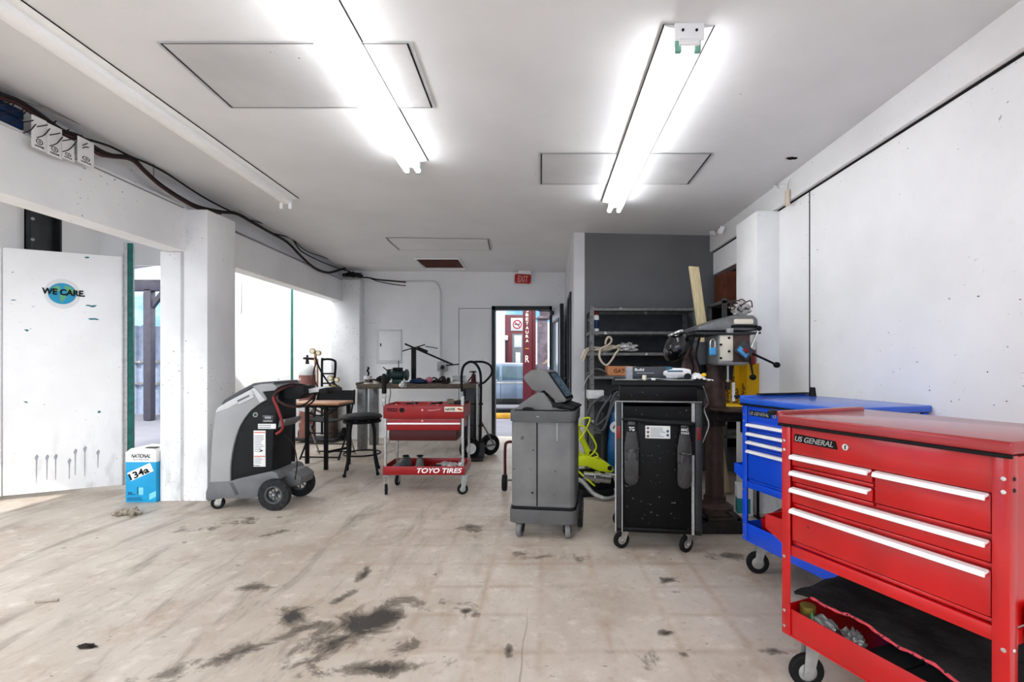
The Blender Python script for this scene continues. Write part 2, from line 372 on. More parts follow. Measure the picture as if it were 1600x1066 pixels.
    def build(s, name, m, parent=None, loc=None, rz=0, angle=35, **tags):
        if s.M is not None: bmesh.ops.transform(s.bm, matrix=s.M, verts=s.bm.verts)
        me = bpy.data.meshes.new(name); s.bm.to_mesh(me); s.bm.free()
        me.materials.append(MATS[m] if isinstance(m, str) else m)
        me.shade_smooth(); me.set_sharp_from_angle(angle=math.radians(75 if getattr(s, 'soft', 0) else angle))
        o = bpy.data.objects.new(name, me); COL.objects.link(o)
        if parent is not None: o.parent = parent
        if loc is not None: o.location = loc
        o.rotation_euler.z = rz
        for k, v in tags.items(): o[k] = v
        return o
def thing(name, label, cat, loc=(0, 0, 0), rz=0, group=None):
    o = bpy.data.objects.new(name, None); o.empty_display_size = .1; COL.objects.link(o); o.location = loc; o.rotation_euler.z = rz
    o['label'] = label; o['category'] = cat
    if group: o['group'] = group
    return o
def struct(name, mb, m, parent=None): return mb.build(name, m, parent, kind='structure') if parent is None else mb.build(name, m, parent)
def kids(o): return [c for c in bpy.data.objects if c.parent == o]
def dup(o, loc, rz=None, label=None, parent=None):
    c = o.copy(); COL.objects.link(c)
    if parent is not None: c.parent = parent
    if loc is not None: c.location = loc
    if rz is not None: c.rotation_euler.z = rz
    if label: c['label'] = label
    for k in kids(o): dup(k, None, None, None, c)
    return c
def text(name, body, m, parent, org, xd, up, w, h, ext=.0008, shear=0, bold=0, **tags):
    cu = bpy.data.curves.new('t', 'FONT'); cu.body = body; cu.extrude = .01; cu.shear = shear; cu.offset = bold
    ob = bpy.data.objects.new('t', cu); COL.objects.link(ob); bpy.context.view_layer.update()
    me = bpy.data.meshes.new_from_object(ob.evaluated_get(bpy.context.evaluated_depsgraph_get()))
    bpy.data.objects.remove(ob); bpy.data.curves.remove(cu)
    xs = [v.co.x for v in me.vertices]; ys = [v.co.y for v in me.vertices]
    x0, x1, y0, y1 = min(xs), max(xs), min(ys), max(ys)
    xd, up = Vector(xd).normalized(), Vector(up).normalized(); nm = xd.cross(up); org = Vector(org)
    for v in me.vertices:
        v.co = org + xd*((v.co.x-x0)/(x1-x0)*w) + up*((v.co.y-y0)/(y1-y0)*h) + nm*(ext if v.co.z > 0 else -.0004)
    me.materials.clear(); me.materials.append(MATS[m])
    o = bpy.data.objects.new(name, me); COL.objects.link(o)
    if parent is not None: o.parent = parent
    for k, v in tags.items(): o[k] = v
    return o
def caster(par, x, y, r=.05, w=.028, yaw=0, top=.14, plate='zinc', tyre='rubber', forkw=None, hub='zinc', trail=.02):
    fw = forkw or w+.012; R = Matrix.Translation((x, y, 0)) @ Matrix.Rotation(yaw, 4, 'Z')
    f = MB(R)
    for s_ in (-1, 1): f.prism([(-trail-.018, r-.012), (-trail+.018, r-.012), (.028, top-.004), (-.028, top-.004)], s_*fw/2-.0015, s_*fw/2+.0015, 'xz')
    f.box((0, 0, top-.004), (.07, fw+.02, .006)); f.cyl((-trail, -fw/2-.004, r), (-trail, fw/2+.004, r), .006, n=8)
    fo = f.build('caster', plate, par)
    t = MB(R); t.lathe([(r*.55, -w/2), (r*.9, -w/2), (r, -w*.32), (r, w*.32), (r*.9, w/2), (r*.55, w/2)], (-trail, 0, r), 'y', 24); t.build('wheel', tyre, fo)
    h = MB(R); h.lathe([(0, -w/2-.001), (r*.5, -w/2+.002), (r*.6, -w/2+.004), (r*.6, w/2-.004), (r*.5, w/2-.002), (0, w/2+.001)], (-trail, 0, r), 'y', 20); h.build('hub', hub, fo)
    return fo
def big_wheel(par, c, r, w, axis='y', rim='white_plastic', spokes=0, name='wheel'):
    t = MB(); t.lathe([(r*.55, -w*.42), (r*.8, -w/2), (r*.95, -w*.42), (r, -w*.25), (r, w*.25), (r*.95, w*.42), (r*.8, w/2), (r*.55, w*.42)], c, axis, 36)
    ax = {'x': Vector((1, 0, 0)), 'y': Vector((0, 1, 0))}[axis]; o1 = Vector((0, 0, 1)); o2 = ax.cross(o1)
    for i in range(28):
        a = 2*PI*i/28; d = o1*math.cos(a)+o2*math.sin(a)
        for s_ in (-1, 1): t.cyl(Vector(c)+d*r*.97+ax*s_*w*.12, Vector(c)+d*r*.93+ax*s_*w*.46, .006, n=5)
    o = t.build(name, 'tread', par)
    h = MB()
    if spokes:
        h.lathe([(r*.46, -w*.40), (r*.58, -w*.42), (r*.58, w*.42), (r*.46, w*.40), (r*.46, -w*.40)], c, axis, 30)
        for i in range(spokes):
            a = 2*PI*i/spokes; d = o1*math.cos(a)+o2*math.sin(a); h.cyl(Vector(c)+d*r*.1, Vector(c)+d*r*.5, .007, .005, n=6)
        h.lathe([(0, -w*.40), (r*.16, -w*.36), (r*.16, w*.36), (0, w*.40)], c, axis, 16)
    else:
        h.lathe([(0, -w*.3), (r*.16, -w*.32), (r*.2, -w*.22), (r*.42, -w*.24), (r*.5, -w*.4), (r*.56, -w*.42), (r*.56, w*.42), (r*.5, w*.4), (r*.42, w*.24), (r*.2, w*.22), (r*.16, w*.32), (0, w*.3)], c, axis, 30)
    h.build('rim', rim, o)
    k = MB(); k.lathe([(0, -w*.46), (r*.07, -w*.44), (r*.07, w*.44), (0, w*.46)], c, axis, 12); k.build('axle_cap', 'zinc', o)
    return o
def fineprint(par, org, xd, up, w, h, rows, m='print_grey', name='print'):
    b = MB(); xd, up = Vector(xd).normalized(), Vector(up).normalized(); nm = xd.cross(up); org = Vector(org)
    M = Matrix((xd, up, nm)).transposed().to_4x4(); M.translation = org; rr = random.Random(int(w*1e4)+rows)
    for i in range(rows):
        ww = w*rr.uniform(.6, .98); y = h*(1-(i+.5)/rows); b.box(M @ Vector((ww/2, y, .0006)), (1, 1, 1)) if 0 else None
        q = bmesh.new(); bmesh.ops.create_cube(q, size=1); bmesh.ops.scale(q, vec=(ww, h/rows*.42, .0008), verts=q.verts); b._merge(q, M @ Matrix.Translation((ww/2, y, .0003)))
    return b.build(name, m, par)
# ================================================================== THE ROOM
X0, XR, YB = -3.19, 1.92, 7.99
m = MB(); m.grid(lambda u, v: (-9+14*u, -2.0+10.15*v, 0), 2, 2, 0); struct('floor', m, 'floor')
m = MB()
m.grid(lambda u, v: ((lambda x, y: (x, y, H+czo(x, y)))(-3.45+5.65*u, -1.6+9.75*v)), 24, 24, 0)
m.grid(lambda u, v: ((lambda x, y: (x, y, H+czo(x, y)+.1))(-3.45+5.65*u, -1.6+9.75*v)), 2, 2, 0)
struct('ceiling', m, 'ceiling_white')
# back wall with the doorway
DX0, DX1, DZ = -.80, .10, 2.085
m = MB(); m.bx(-3.4, DX0, YB, YB+.16, 0, 2.75); m.bx(DX1, .36, YB, YB+.16, 0, 2.75); m.bx(DX0, DX1, YB, YB+.16, DZ, 2.75)
struct('wall_back', m, 'wall_white')
m = MB(); m.bx(-1.385, -1.375, YB-.004, YB+.01, 0, 2.10); m.bx(-1.38, -.83, YB-.004, YB+.01, 2.095, 2.105); struct('trim_1', m, 'print_grey')
# left wall: header beam with ledge, upper wall, pillars
def slab(m, y0, y1, za0, zb0, za1, zb1, x0, x1):     # box whose heights change along the wall
    b = bmesh.new(); v = [b.verts.new(p) for p in ((x0, y0, za0), (x1, y0, za0), (x1, y0, zb0), (x0, y0, zb0), (x0, y1, za1), (x1, y1, za1), (x1, y1, zb1), (x0, y1, zb1))]
    for f in ((0, 1, 2, 3), (7, 6, 5, 4), (0, 4, 5, 1), (1, 5, 6, 2), (2, 6, 7, 3), (3, 7, 4, 0)): b.faces.new([v[i] for i in f])
    bmesh.ops.recalc_face_normals(b, faces=b.faces); m._merge(b)
def bz(y): return H+.99-.049*(y-2.9)/5
def lz(y): return H+1.40-.10*(y-2.9)/5
m = MB(); slab(m, -1.6, YB+.02, bz(-1.6), lz(-1.6), bz(YB), lz(YB), X0-.18, X0)
slab(m, -1.6, YB+.02, lz(-1.6)-.02, 3.25, lz(YB)-.02, 2.9, X0-.18, X0-.09)
m.bx(X0-.18, X0, -1.6, .7, 0, 2.4)
struct('wall_left', m, 'beam_white')
m = MB(); slab(m, -1.6, 4.38, lz(-1.6)-.012, lz(-1.6)+.004, lz(4.38)-.012, lz(4.38)+.004, X0-.01, X0+.012); slab(m, 4.8, YB-.2, lz(4.8)-.012, lz(4.8)+.004, lz(YB-.2)-.012, lz(YB-.2)+.004, X0-.01, X0+.012)
struct('trim_2', m, 'hatch_grey')
m = MB(); slab(m, 4.82, YB-.2, lz(4.8)-.035, lz(4.8)-.014, lz(YB-.2)-.03, lz(YB-.2)-.014, X0-.01, X0+.004); slab(m, 3.2, 4.36, lz(3.2)-.020, lz(3.2)-.013, lz(4.36)-.022, lz(4.36)-.013, X0-.01, X0+.004); struct('trim_10', m, 'print_grey')
m = MB(); m.bx(-3.205, -2.995, 4.385, 4.785, 0, lz(4.5)-.02, .008); m.bx(-3.42, -3.238, 4.39, 4.785, 0, bz(4.6), .004); m.bx(-3.25, -3.19, 4.42, 4.77, 0, bz(4.6)+.02)
struct('wall_pillar_left', m, 'pillar_white')
m = MB(); m.bx(-3.37, -2.92, 7.80, 8.0, 0, lz(7.9)-.01, .006); struct('wall_pillar_back', m, 'pillar_white')
# right wall
m = MB(); m.bx(XR, XR+.15, -1.6, 4.45, 0, 2.9); m.bx(XR, XR+.12, 4.45, 5.62, 2.225, 2.9); struct('wall_right', m, 'wall_white')
m = MB(); m.bx(XR-.002, XR+.01, 3.555, 3.567, 0, 2.49); struct('trim_3', m, 'gap')
m = MB(); m.bx(1.882, XR+.05, -1.6, 5.60, 2.483, 2.95, .004); struct('trim_4', m, 'beam_white')
m = MB(); m.bx(1.912, 1.925, -1.6, 5.59, 2.472, 2.484); struct('trim_5', m, 'gap')
m = MB(); m.bx(1.735, XR+.1, 4.02, 4.45, 0, 2.475, .006); struct('wall_pillar_right', m, 'pillar_white')
# closet block: dark front, light side
m = MB(); m.bx(.345, 3.3, 5.59, 5.70, 0, 2.9); struct('wall_closet_front', m, 'partition_grey')
m = MB(); m.bx(.338, .46, 5.585, 6.10, 0, 2.9); m.bx(.338, .46, 6.75, 8.1, 0, 2.9); m.bx(.338, .46, 6.10, 6.75, 2.05, 2.9); struct('wall_closet_side', m, 'hatch_grey')
m = MB(); m.bx(.318, .345, 6.05, 6.11, 0, 2.1); m.bx(.318, .345, 6.74, 6.80, 0, 2.1); m.bx(.318, .345, 6.05, 6.80, 2.05, 2.1); struct('trim_6', m, 'dark_steel')
m = MB(); m.bx(.36, .40, 6.11, 6.74, 0, 2.05); d3 = struct('door_3', m, 'dark_steel'); m = MB(); m.sph((.335, 6.2, 1.0), .025); m.cyl((.36, 6.2, 1.0), (.33, 6.2, 1.0), .01); m.build('door_handle', 'zinc', d3)
# recess on the right beyond the pillar
m = MB(); m.bx(XR+.02, 3.3, 4.3, 4.45, 0, 2.9); m.bx(3.2, 3.3, 4.4, 5.6, 0, 2.9); m.bx(XR+.02, 3.3, 4.3, 5.6, 2.75, 2.85); struct('wall_recess', m, 'rust')
m = MB()
for k in range(5): m.box((XR+.25+.12*k, 5.0, 2.235-.012*(k % 2)), (.10, 1.0, .01), (0, .12*(k % 3-1), .05*k))
struct('trim_7', m, 'zinc')
# the lean-to bay to the left of the room
m = MB(); m.bx(-4.19, -3.19, 8.16, 8.3, 0, 2.9); struct('wall_bay_back', m, 'wall_white')
m = MB(); m.bx(-5.15, -5.0, 2.6, 5.83, 0, 2.9); m.bx(-5.15, -5.0, 5.83, 8.3, 2.545, 2.9); struct('wall_bay_left', m, 'wall_white')
m = MB(); m.bx(-5.2, -3.36, 2.3, 5.6, 2.9, 2.98); struct('ceiling_bay', m, 'hatch_grey')  # front end extended unseen to shade the white door, rear cut for skylight
m = MB(); m.bx(-5.0, -4.15, 5.55, 5.62, 2.33, 2.9); struct('trim_8', m, 'wall_white')
m = MB(); m.bx(-5.0, -4.93, 4.74, 4.76, 0, 2.9); m.bx(-4.995, -4.93, 5.02, 5.04, 0, 2.9); m.bx(-5.0, -4.985, 4.74, 5.04, 0, 2.9)
st = m.build('steel_channel', 'dark_steel', label='dark steel channel post bolted to the bay wall above the white door panel', category='post')
for z in (2.42, 2.62):
    q = MB(); q.cyl((-4.93, 4.75, z), (-4.92, 4.745, z), .014, n=10); q.build('bolt', 'zinc', st)
# first swung-out door panel with the globe sticker
a, b_ = Vector((-4.825, 4.393)), Vector((-4.10, 4.79)); dv = (b_-a); dl = dv.length; ang = math.atan2(dv.y, dv.x)
d1 = MB().bx(0, dl, 0, .045, .045, 2.262, .003).build('door_1', 'door_white', loc=(a.x, a.y, 0), rz=ang, kind='structure')
text('sticker_text', 'WE CARE.', 'ink', None, (0, 0, 0), (1, 0, 0), (0, 0, 1), .30, .058, ext=.0016, bold=.035).parent = d1
stx = [o for o in kids(d1) if o.name.startswith('sticker_text')][0]; stx.location = (.255, -.0065, 1.865); stx.rotation_euler = (0, .04, 0)
def disc(r0x, r0z, y, cx=0, cz=0, n=40, t=.002):
    m = MB(); m.prism([(cx+r0x*math.cos(2*PI*i/n), cz+r0z*math.sin(2*PI*i/n)) for i in range(n)], y-t, y, 'xz'); return m
disc(.125, .138, -.0005, .395, 1.875).build('sticker', 'white_plastic', d1); disc(.098, .098, -.0022, .395, 1.875).build('globe', 'globe_blue', d1)
m = MB()
for pl in ([(-.07, .05), (-.03, .075), (-.01, .05), (-.02, .02), (-.045, .01), (-.06, .02)], [(-.02, -.015), (.01, -.01), (.03, -.03), (.01, -.06), (-.005, -.085), (-.015, -.05)], [(.01, .07), (.05, .072), (.08, .04), (.085, .0), (.05, -.01), (.03, .02), (.02, .05)]):
    m.prism([(.395+u, 1.875+v) for u, v in pl], -.0045, -.004, 'xz')
m.build('land_patch', 'globe_green', d1)
m = MB(); m.bx(dl, dl+.012, -.012, .055, .04, 2.29); m.bx(dl+.012, dl+.04, -.005, .02, .04, 2.40); e1 = m.build('edge_bar', 'zinc', d1)
m = MB(); m.bx(dl+.045, dl+.085, -.01, .05, .0, 2.40); m.build('edge_strip', 'teal', d1)
rr = random.Random(11)
for i in range(7):
    x = .22+.07*i+rr.uniform(-.02, .02); zt = rr.uniform(.30, .42); zb_ = zt-rr.uniform(.12, .26)
    m = MB(); m.prism([(x-.012, zt), (x+.004, zt+.03), (x+.016, zt+.01), (x+.006, zt-.03), (x+.003, zb_), (x-.002, zb_-.004), (x-.003, zt-.03)], -.0012, .0, 'xz'); m.build('drip_mark', 'box_grey', d1)
m = MB(); m.bx(-.30, -.01, 0, .045, .045, 2.26); m.build('door_2', 'door_white', loc=(a.x, a.y, 0), rz=ang+.5, kind='structure')
# second swung-out panel, bright, with a dark green edge
a, b_ = Vector((-4.62, 6.75)), Vector((-4.16, 8.10)); dv = b_-a; ang = math.atan2(dv.y, dv.x)
d4 = MB().bx(0, dv.length, 0, .05, .03, 2.7, .003).build('door_4', 'door_white', loc=(a.x, a.y, 0), rz=ang, kind='structure')
m = MB(); m.bx(dv.length, dv.length+.035, -.01, .05, 0, 2.7); m.build('edge_strip', 'teal', d4)
m = MB(); m.tube([(.50, -.03, 2.45), (.50, -.03, 1.95), (.47, -.03, 1.93)], .006, smooth=False); m.build('pull_rod', 'steel', d4)
# back door: frame, open leaf with glass, closer
m = MB(); m.bx(DX0-.045, DX0+.01, YB-.03, YB+.14, 0, DZ+.05); m.bx(DX1-.01, DX1+.03, YB-.03, YB+.14, 0, DZ+.05); m.bx(DX0-.04, DX1+.03, YB-.03, YB+.14, DZ-.01, DZ+.05); struct('trim_9', m, 'dark_steel')
LA = math.atan2(7.07-7.94, .225-.125); R = Matrix.Translation((.13, 7.94, 0)) @ Matrix.Rotation(LA, 4, 'Z')
m = MB(); m.bx(0, .12, 0, .045, .02, 2.06); m.bx(.75, .88, 0, .045, .02, 2.06); m.bx(.12, .75, 0, .045, .02, .85); m.bx(.12, .75, 0, .045, 1.86, 2.06)
d5 = m.build('door_5', 'machine_light', loc=(.13, 7.94, 0), rz=LA, kind='structure')
MB().bx(.12, .75, .015, .03, .85, 1.86).build('glass_pane', 'door_glass', d5)
m = MB(); m.bx(.10, .125, -.012, .0, .84, 1.87); m.bx(.745, .77, -.012, .0, .84, 1.87); m.bx(.10, .77, -.012, .0, 1.85, 1.88); m.bx(.10, .77, -.012, .0, .83, .86); m.build('glazing_bead', 'dark_steel', d5)
m = MB(); m.bx(.875, .90, -.004, .05, .02, 2.07); m.build('edge_strip', 'dark_steel', d5)
m = MB(); m.bx(.06, .26, -.06, 0, 1.97, 2.03, .008); m.tube([(.2, -.03, 2.03), (.02, -.16, 2.05), (-.05, -.22, 2.06)], .008, smooth=False); m.build('door_closer', 'dark_steel', d5)
m = MB(); m.cyl((.81, -.05, 1.0), (.81, .09, 1.0), .012); m.sph((.81, -.06, 1.0), .028); m.build('door_handle', 'zinc', d5)

m = MB(); q = CP(1113, 366)
for k in range(6): m.box((1.88-.03*(k % 3), 5.50-.09*k, 2.655-.012*k), (.07, .05, .006), (.4*k, .5-.3*k, k), .001)
m.box((1.87, 3.95, 2.64), (.05, .08, .006), (.5, .6, .2), .001); m.box((1.87, 3.86, 2.62), (.03, .06, .006), (.2, .9, .6), .001); struct('trim_11', m, 'beam_white')
# ------------------------------------------------------------------ ceiling hatches
def hatch(pts, label, panel='hatch_light', gapm='gap', raised=-.0015, frame_w=.02):
    c = [CP(*p) for p in pts]; o = thing('ceiling_hatch', label, 'hatch', sum(c, Vector())/4)
    k = sum(c, Vector())/4
    def ring(sc0, sc1, dz, mt, nm):
        b = bmesh.new(); A = [(p-k)*sc0 for p in c]; B = [(p-k)*sc1 for p in c]
        va = [b.verts.new(p+Vector((0, 0, dz))) for p in A]; vb = [b.verts.new(p+Vector((0, 0, dz))) for p in B]
        for i in range(4): b.faces.new((va[i], va[(i+1) % 4], vb[(i+1) % 4], vb[i]))
        bmesh.ops.solidify(b, geom=b.faces[:], thickness=.006); m = MB(); m._merge(b); m.build(nm, mt, o)
    ring(1.0, .985, -.006, gapm, 'gap_line'); ring(1.03, 1.0, -.005, 'ceiling_white', 'frame')
    b = bmesh.new(); f_ = b.faces.new([b.verts.new((p-k)*.985+Vector((0, 0, raised))) for p in c]); f_.normal_update(); (f_.normal_flip() if f_.normal.z > 0 else None); bmesh.ops.solidify(b, geom=b.faces[:], thickness=-.003); bmesh.ops.recalc_face_normals(b, faces=b.faces); m = MB(); m._merge(b); m.build('panel', panel, o)
    return o
hatch([(250, 66), (638, 66), (676, 167), (362, 167)], 'large grey attic hatch in the ceiling above the left lit tube')
hatch([(845, 239), (1112, 239), (1075, 287), (845, 287)], 'grey attic hatch in the ceiling behind the right tube light')
hatch([(603, 371), (763, 373), (766, 390), (624, 390)], 'narrow white attic hatch in the ceiling just before the small open one', 'ceiling_white')
h4 = hatch([(648, 404), (715, 404), (726, 418), (666, 418)], 'small open ceiling hatch showing dark red inside, near back wall', 'hatch_red')
m = MB()
c = [CP(*p) for p in ((648, 403), (716, 403), (727, 419), (664, 419))]; k = Vector(h4.location)
for i in range(4): m.cyl(c[i]-k+Vector((0, 0, -.01)), c[(i+1) % 4]-k+Vector((0, 0, -.01)), .014, n=4)
m.build('open_edge', 'white', h4)
p = CP(1237, 247); m = MB(); m.blob((0, 0, -.002), (.035, .02, .006), 3); m.build('ceiling_hole', 'dark_void', loc=p, label='small dark broken hole in the ceiling near the right beam', category='hole')
# ------------------------------------------------------------------ tube lights
def tube_light(x, y0, y1, label, lit=True, hang=0.0):
    z0, z1 = H+czo(x, y0), H+czo(x, y1); Lh = y1-y0; o = thing('tube_light', label, 'ceiling light', (x, (y0+y1)/2, (z0+z1)/2), 0); til = math.atan2(z1-z0, Lh); o.rotation_euler.x = til
    h = Lh/2
    m = MB(); m.prism([(-.055, -.002), (.055, -.002), (.05, -.05), (.03, -.062), (-.03, -.062), (-.05, -.05)], -h, h, 'xz'); m.build('housing', 'fixture_white', o)
    m = MB(); m.bx(-.10, .10, -h, h, -.012, -.004); m.prism([(-.055, -.02), (-.11, -.008), (-.11, -.004), (-.05, -.012)], -h, h, 'xz'); m.prism([(.055, -.02), (.11, -.008), (.11, -.004), (.05, -.012)], -h, h, 'xz'); m.build('reflector', 'fixture_white', o)
    m = MB(); m.bx(-.112, -.108, -h, h, -.010, -.0); m.bx(.108, .112, -h, h, -.010, -.0); m.build('edge_shadow_gap', 'gap', o)
    for s_ in (-1, 1):
        for e in (-1, 1):
            q = MB(); q.box((s_*.042, e*(h-.02), -.085), (.03, .022, .06), None, .006); q.build('socket', 'socket_green' if lit else 'fixture_white', o)
        if lit:
            q = MB(); q.cyl((s_*.042, -h+.03, -.095), (s_*.042, h-.03, -.095), .019, n=16); q.build('tube', 'tube_glow', o)
    m = MB(); m.bx(-.065, .065, -h-.012, -h, -.075, -.0, .004); m.bx(-.045, .045, -h-.014, -h, -.098, -.07, .004); m.build('end_plate', 'fixture_white', o)
    for s_ in (-1, 1):
        q = MB(); q.cyl((s_*.03, -h-.013, -.035), (s_*.03, -h-.017, -.035), .006, n=8); q.build('screw', 'gap', o)
    return o
tube_light(-.985, 1.22, 3.72, 'lit tube light in the middle, running out of frame at the top left', True)
tube_light(.635, 2.16, 4.50, 'lit tube light on the right, above the black tool cabinet', True)
tube_light(-2.43, 2.05, 4.66, 'unlit bare white tube fixture beside the left wall', False)
# ------------------------------------------------------------------ exterior
m = MB(); m.bx(-40, 40, 8.15, 60, -.06, -.01); m.bx(-40, -9, -20, 8.15, -.06, -.01); struct('ground', m, 'yard_concrete')
m = MB(); m.bx(-9, 5, -20, -2.0, -.06, -.005); struct('ground_front', m, 'yard_concrete')
m = MB(); m.bx(-9, -5.15, -2, 8.15, -.01, .002); struct('ground_side', m, 'yard_concrete')
# ================================================================== TOOL CARTS (red in front, blue behind it)
def tool_cart(kind, loc, rz, col, topcol, label, L_, D, Ht, low=.19):
    o = thing('tool_cart', label, 'tool cart', loc, rz)
    # four corner posts folded from sheet
    for i, (x, y) in enumerate(((0, 0), (L_, 0), (0, D), (L_, D))):
        sx, sy = (1 if x == 0 else -1), (1 if y == 0 else -1)
        m = MB(); m.box((x+sx*.019, y+sy*.001, (low+Ht-.04)/2), (.038, .003, Ht-.04-low), None, .001); m.box((x+sx*.001, y+sy*.02, (low+Ht-.04)/2), (.003, .04, Ht-.04-low), None, .001)
        po = m.build('post', col, o)
        for z in (Ht-.10, Ht-.07-.065, low+.30, low+.03, low+.09)[(0 if kind == 'red' else 0):]:
            q = MB(); q.lathe([(0, .004), (.006, .003), (.0065, 0)], (x+sx*.012, y, z), 'y', 10) if sy > 0 else q.lathe([(0, .004), (.006, .003), (.0065, 0)], (x+sx*.012, y, z), 'y', 10)
            bmesh.ops.scale(q.bm, vec=(1, -1, 1), verts=q.bm.verts, space=Matrix.Translation((0, -y, 0))) if sy > 0 else None
            q.build('bolt', 'chrome', po)
        for z in (Ht-.10, Ht-.13, low+.30):
            q = MB(); q.sph((x-(sx)*.001, y+sy*.02, z), (.003, .006, .006), 8); q.build('bolt', 'iron_dark' if z > .8 else 'chrome', po)
    # lid
    m = MB(); m.bx(-.012, L_+.012, -.014, D+.012, Ht-.034, Ht, .008, 3); m.build('lid', topcol, o)
    m = MB(); m.bx(-.010, L_+.010, -.012, -.006, Ht-.044, Ht-.034); m.build('lid_gap', 'black', o)
    m = MB(); m.bx(-.035, -.002, .0, D, Ht-.012, Ht+.012, .011, 3); m.bx(-.06, -.03, .02, D-.02, Ht-.004, Ht+.006, .004); m.build('side_handle', topcol, o)
    m = MB(); m.sph((-.045, .0, Ht+.004), (.02, .02, .012), 10); m.build('handle_cap', 'black', o)
    # carcass
    zb = .545
    m = MB(); m.bx(.004, L_-.004, .022, D-.006, zb, Ht-.045); m.bx(.038, L_-.038, .004, .03, Ht-.145, Ht-.045, .002); m.build('body', col, o)
    m = MB(); m.bx(.036, L_-.036, .003, .03, zb-.045, zb-.005, .003); m.bx(.0, L_, D-.004, D, zb-.045, zb-.005); m.bx(0, .004, .04, D-.04, zb-.045, zb-.005); m.bx(L_-.004, L_, .04, D-.04, zb-.045, zb-.005); m.build('frame_rail', col, o)
    def drawer(x0, x1, z0, z1):
        m = MB(); m.bx(x0, x1, .004, .03, z0+.016, z1, .002); m.bx(x0, x1, .010, .03, z0, z0+.012, .003)
        d = m.build('drawer', col, o)
        m = MB(); m.prism([(.004, z1+.001), (-.014, z1-.002), (-.019, z1-.008), (-.019, z1-.016), (-.016, z1-.016), (-.013, z1-.009), (.004, z1-.006)], x0+.004, x1-.004, 'yz'); m.build('pull', 'trim_silver', d)
    zt = Ht-.148
    xm = .352*L_/.705
    if kind == 'red':
        drawer(.042, xm-.004, zt-.058, zt); drawer(.042, xm-.004, zt-.12, zt-.062); drawer(xm+.004, L_-.042, zt-.12, zt); drawer(.042, L_-.042, zt-.2, zt-.126); drawer(.042, L_-.042, zb, zt-.206)
    else:
        for a, e in ((.0, .048), (.052, .098), (.102, .150), (.155, .340)): drawer(.042, L_-.042, zt-e+.0, zt-a)
    # nameplate and lock
    zc = Ht-.098
    m = MB(); m.prism([(.052, zc), (.215, zc-.003), (.228, zc-.003), (.220, zc+.026), (.200, zc+.026), (.056, zc+.030)], .0015, .0045, 'xz'); npz = m.build('nameplate', 'ink', o)
    text('lettering', 'US GENERAL', 'zinc', npz, (.058, .001, zc+.003), (1, 0, 0), (0, 0, 1), .155, .020, .0012, shear=.3, bold=.01)
    m = MB(); m.cyl((.262, .005, zc+.012), (.262, -.006, zc+.012), .011, n=20); lk = m.build('lock', 'chrome', o); m = MB(); m.bx(.2605, .2635, -.0075, -.005, zc+.005, zc+.019); m.build('keyhole', 'ink', lk)
    # low tray with upstands
    m = MB(); m.bx(.002, L_-.002, .002, D-.002, low, low+.006); m.bx(.036, L_-.036, .003, .007, low, low+.105, .001); m.bx(.0, L_, D-.006, D-.002, low, low+.105); m.bx(.002, .006, .04, D-.04, low, low+.105); m.bx(L_-.006, L_-.002, .04, D-.04, low, low+.105)
    m.build('tray', col, o)
    # folded side bracket
    m = MB(); m.prism([(-.10, .62), (-.10, .565), (0, .52), (0, .62)], .02, .024, 'xz'); m.prism([(-.10, .62), (-.10, .565), (0, .52), (0, .62)], D-.03, D-.026, 'xz'); m.bx(-.10, -.096, .02, D-.026, .565, .62); m.bx(-.10, 0, .02, D-.026, .565, .568)
    m.build('side_bin', col, o)
    for x, y, yw in ((.075, .07, 1.1), (L_-.08, .07, .9), (.075, D-.07, 1.3), (L_-.08, D-.07, 1.0)): caster(o, x, y, .063, .030, yw, low-.004, trail=.02)
    return o
CR = (.932, 1.930, 0); AR = math.atan2(-.917, .398)
red = tool_cart('red', CR, AR, 'red', 'red_top_glare', 'large red tool cart in the right foreground with silver drawer pulls', .705, .50, 1.04)
blue = tool_cart('blue', (1.188, 2.95, 0), math.atan2(-.953, .302), 'blue', 'blue_top', 'blue tool cart standing behind the large red one by the right wall', .70, .53, 1.03, .185)
m = MB(); m.cyl((.03, .50, 1.03), (.03, .50, 1.085), .022, .016); m.bx(-.02, .02, .12, .50, 1.045, 1.052); m.build('corner_post', 'black', blue)
RM = Matrix.Translation(CR) @ Matrix.Rotation(AR, 4, 'Z'); BM_ = Matrix.Translation((1.188, 2.95, 0)) @ Matrix.Rotation(math.atan2(-.953, .302), 4, 'Z')
# orange braces at the near end of the red cart
m = MB(); m.bx(.712, .716, .06, .10, .20, .60); m.bx(.712, .716, .10, .42, .50, .60); m.build('end_brace', 'orange', red)
# creeper mat lying over the tray
def matfn(u, v):
    x = -.03+.76*u; y = .10+.38*v; z = .315-.05*(1-math.cos(u*2.4))*.5+.03*v+.035*math.sin(u*3.1)+.006*math.sin(u*21)+.004*math.sin(v*17+u*9); return (x, y-.03*u, z)
m = MB(RM); m.grid(matfn, 40, 18, .012); mt_ = m.build('floor_mat', 'felt', label='black felt pad with a frayed red edge over the red tray', category='mat')
m = MB(RM)
m.tube([Vector(matfn(.11+.88*i/26, 0))+Vector((0, -.004, -.006+.002*math.sin(i*2.3))) for i in range(27)], lambda t: .0052+.001*math.sin(t*90), n=7, sub=2); m.build('red_edge', 'felt_edge', mt_)
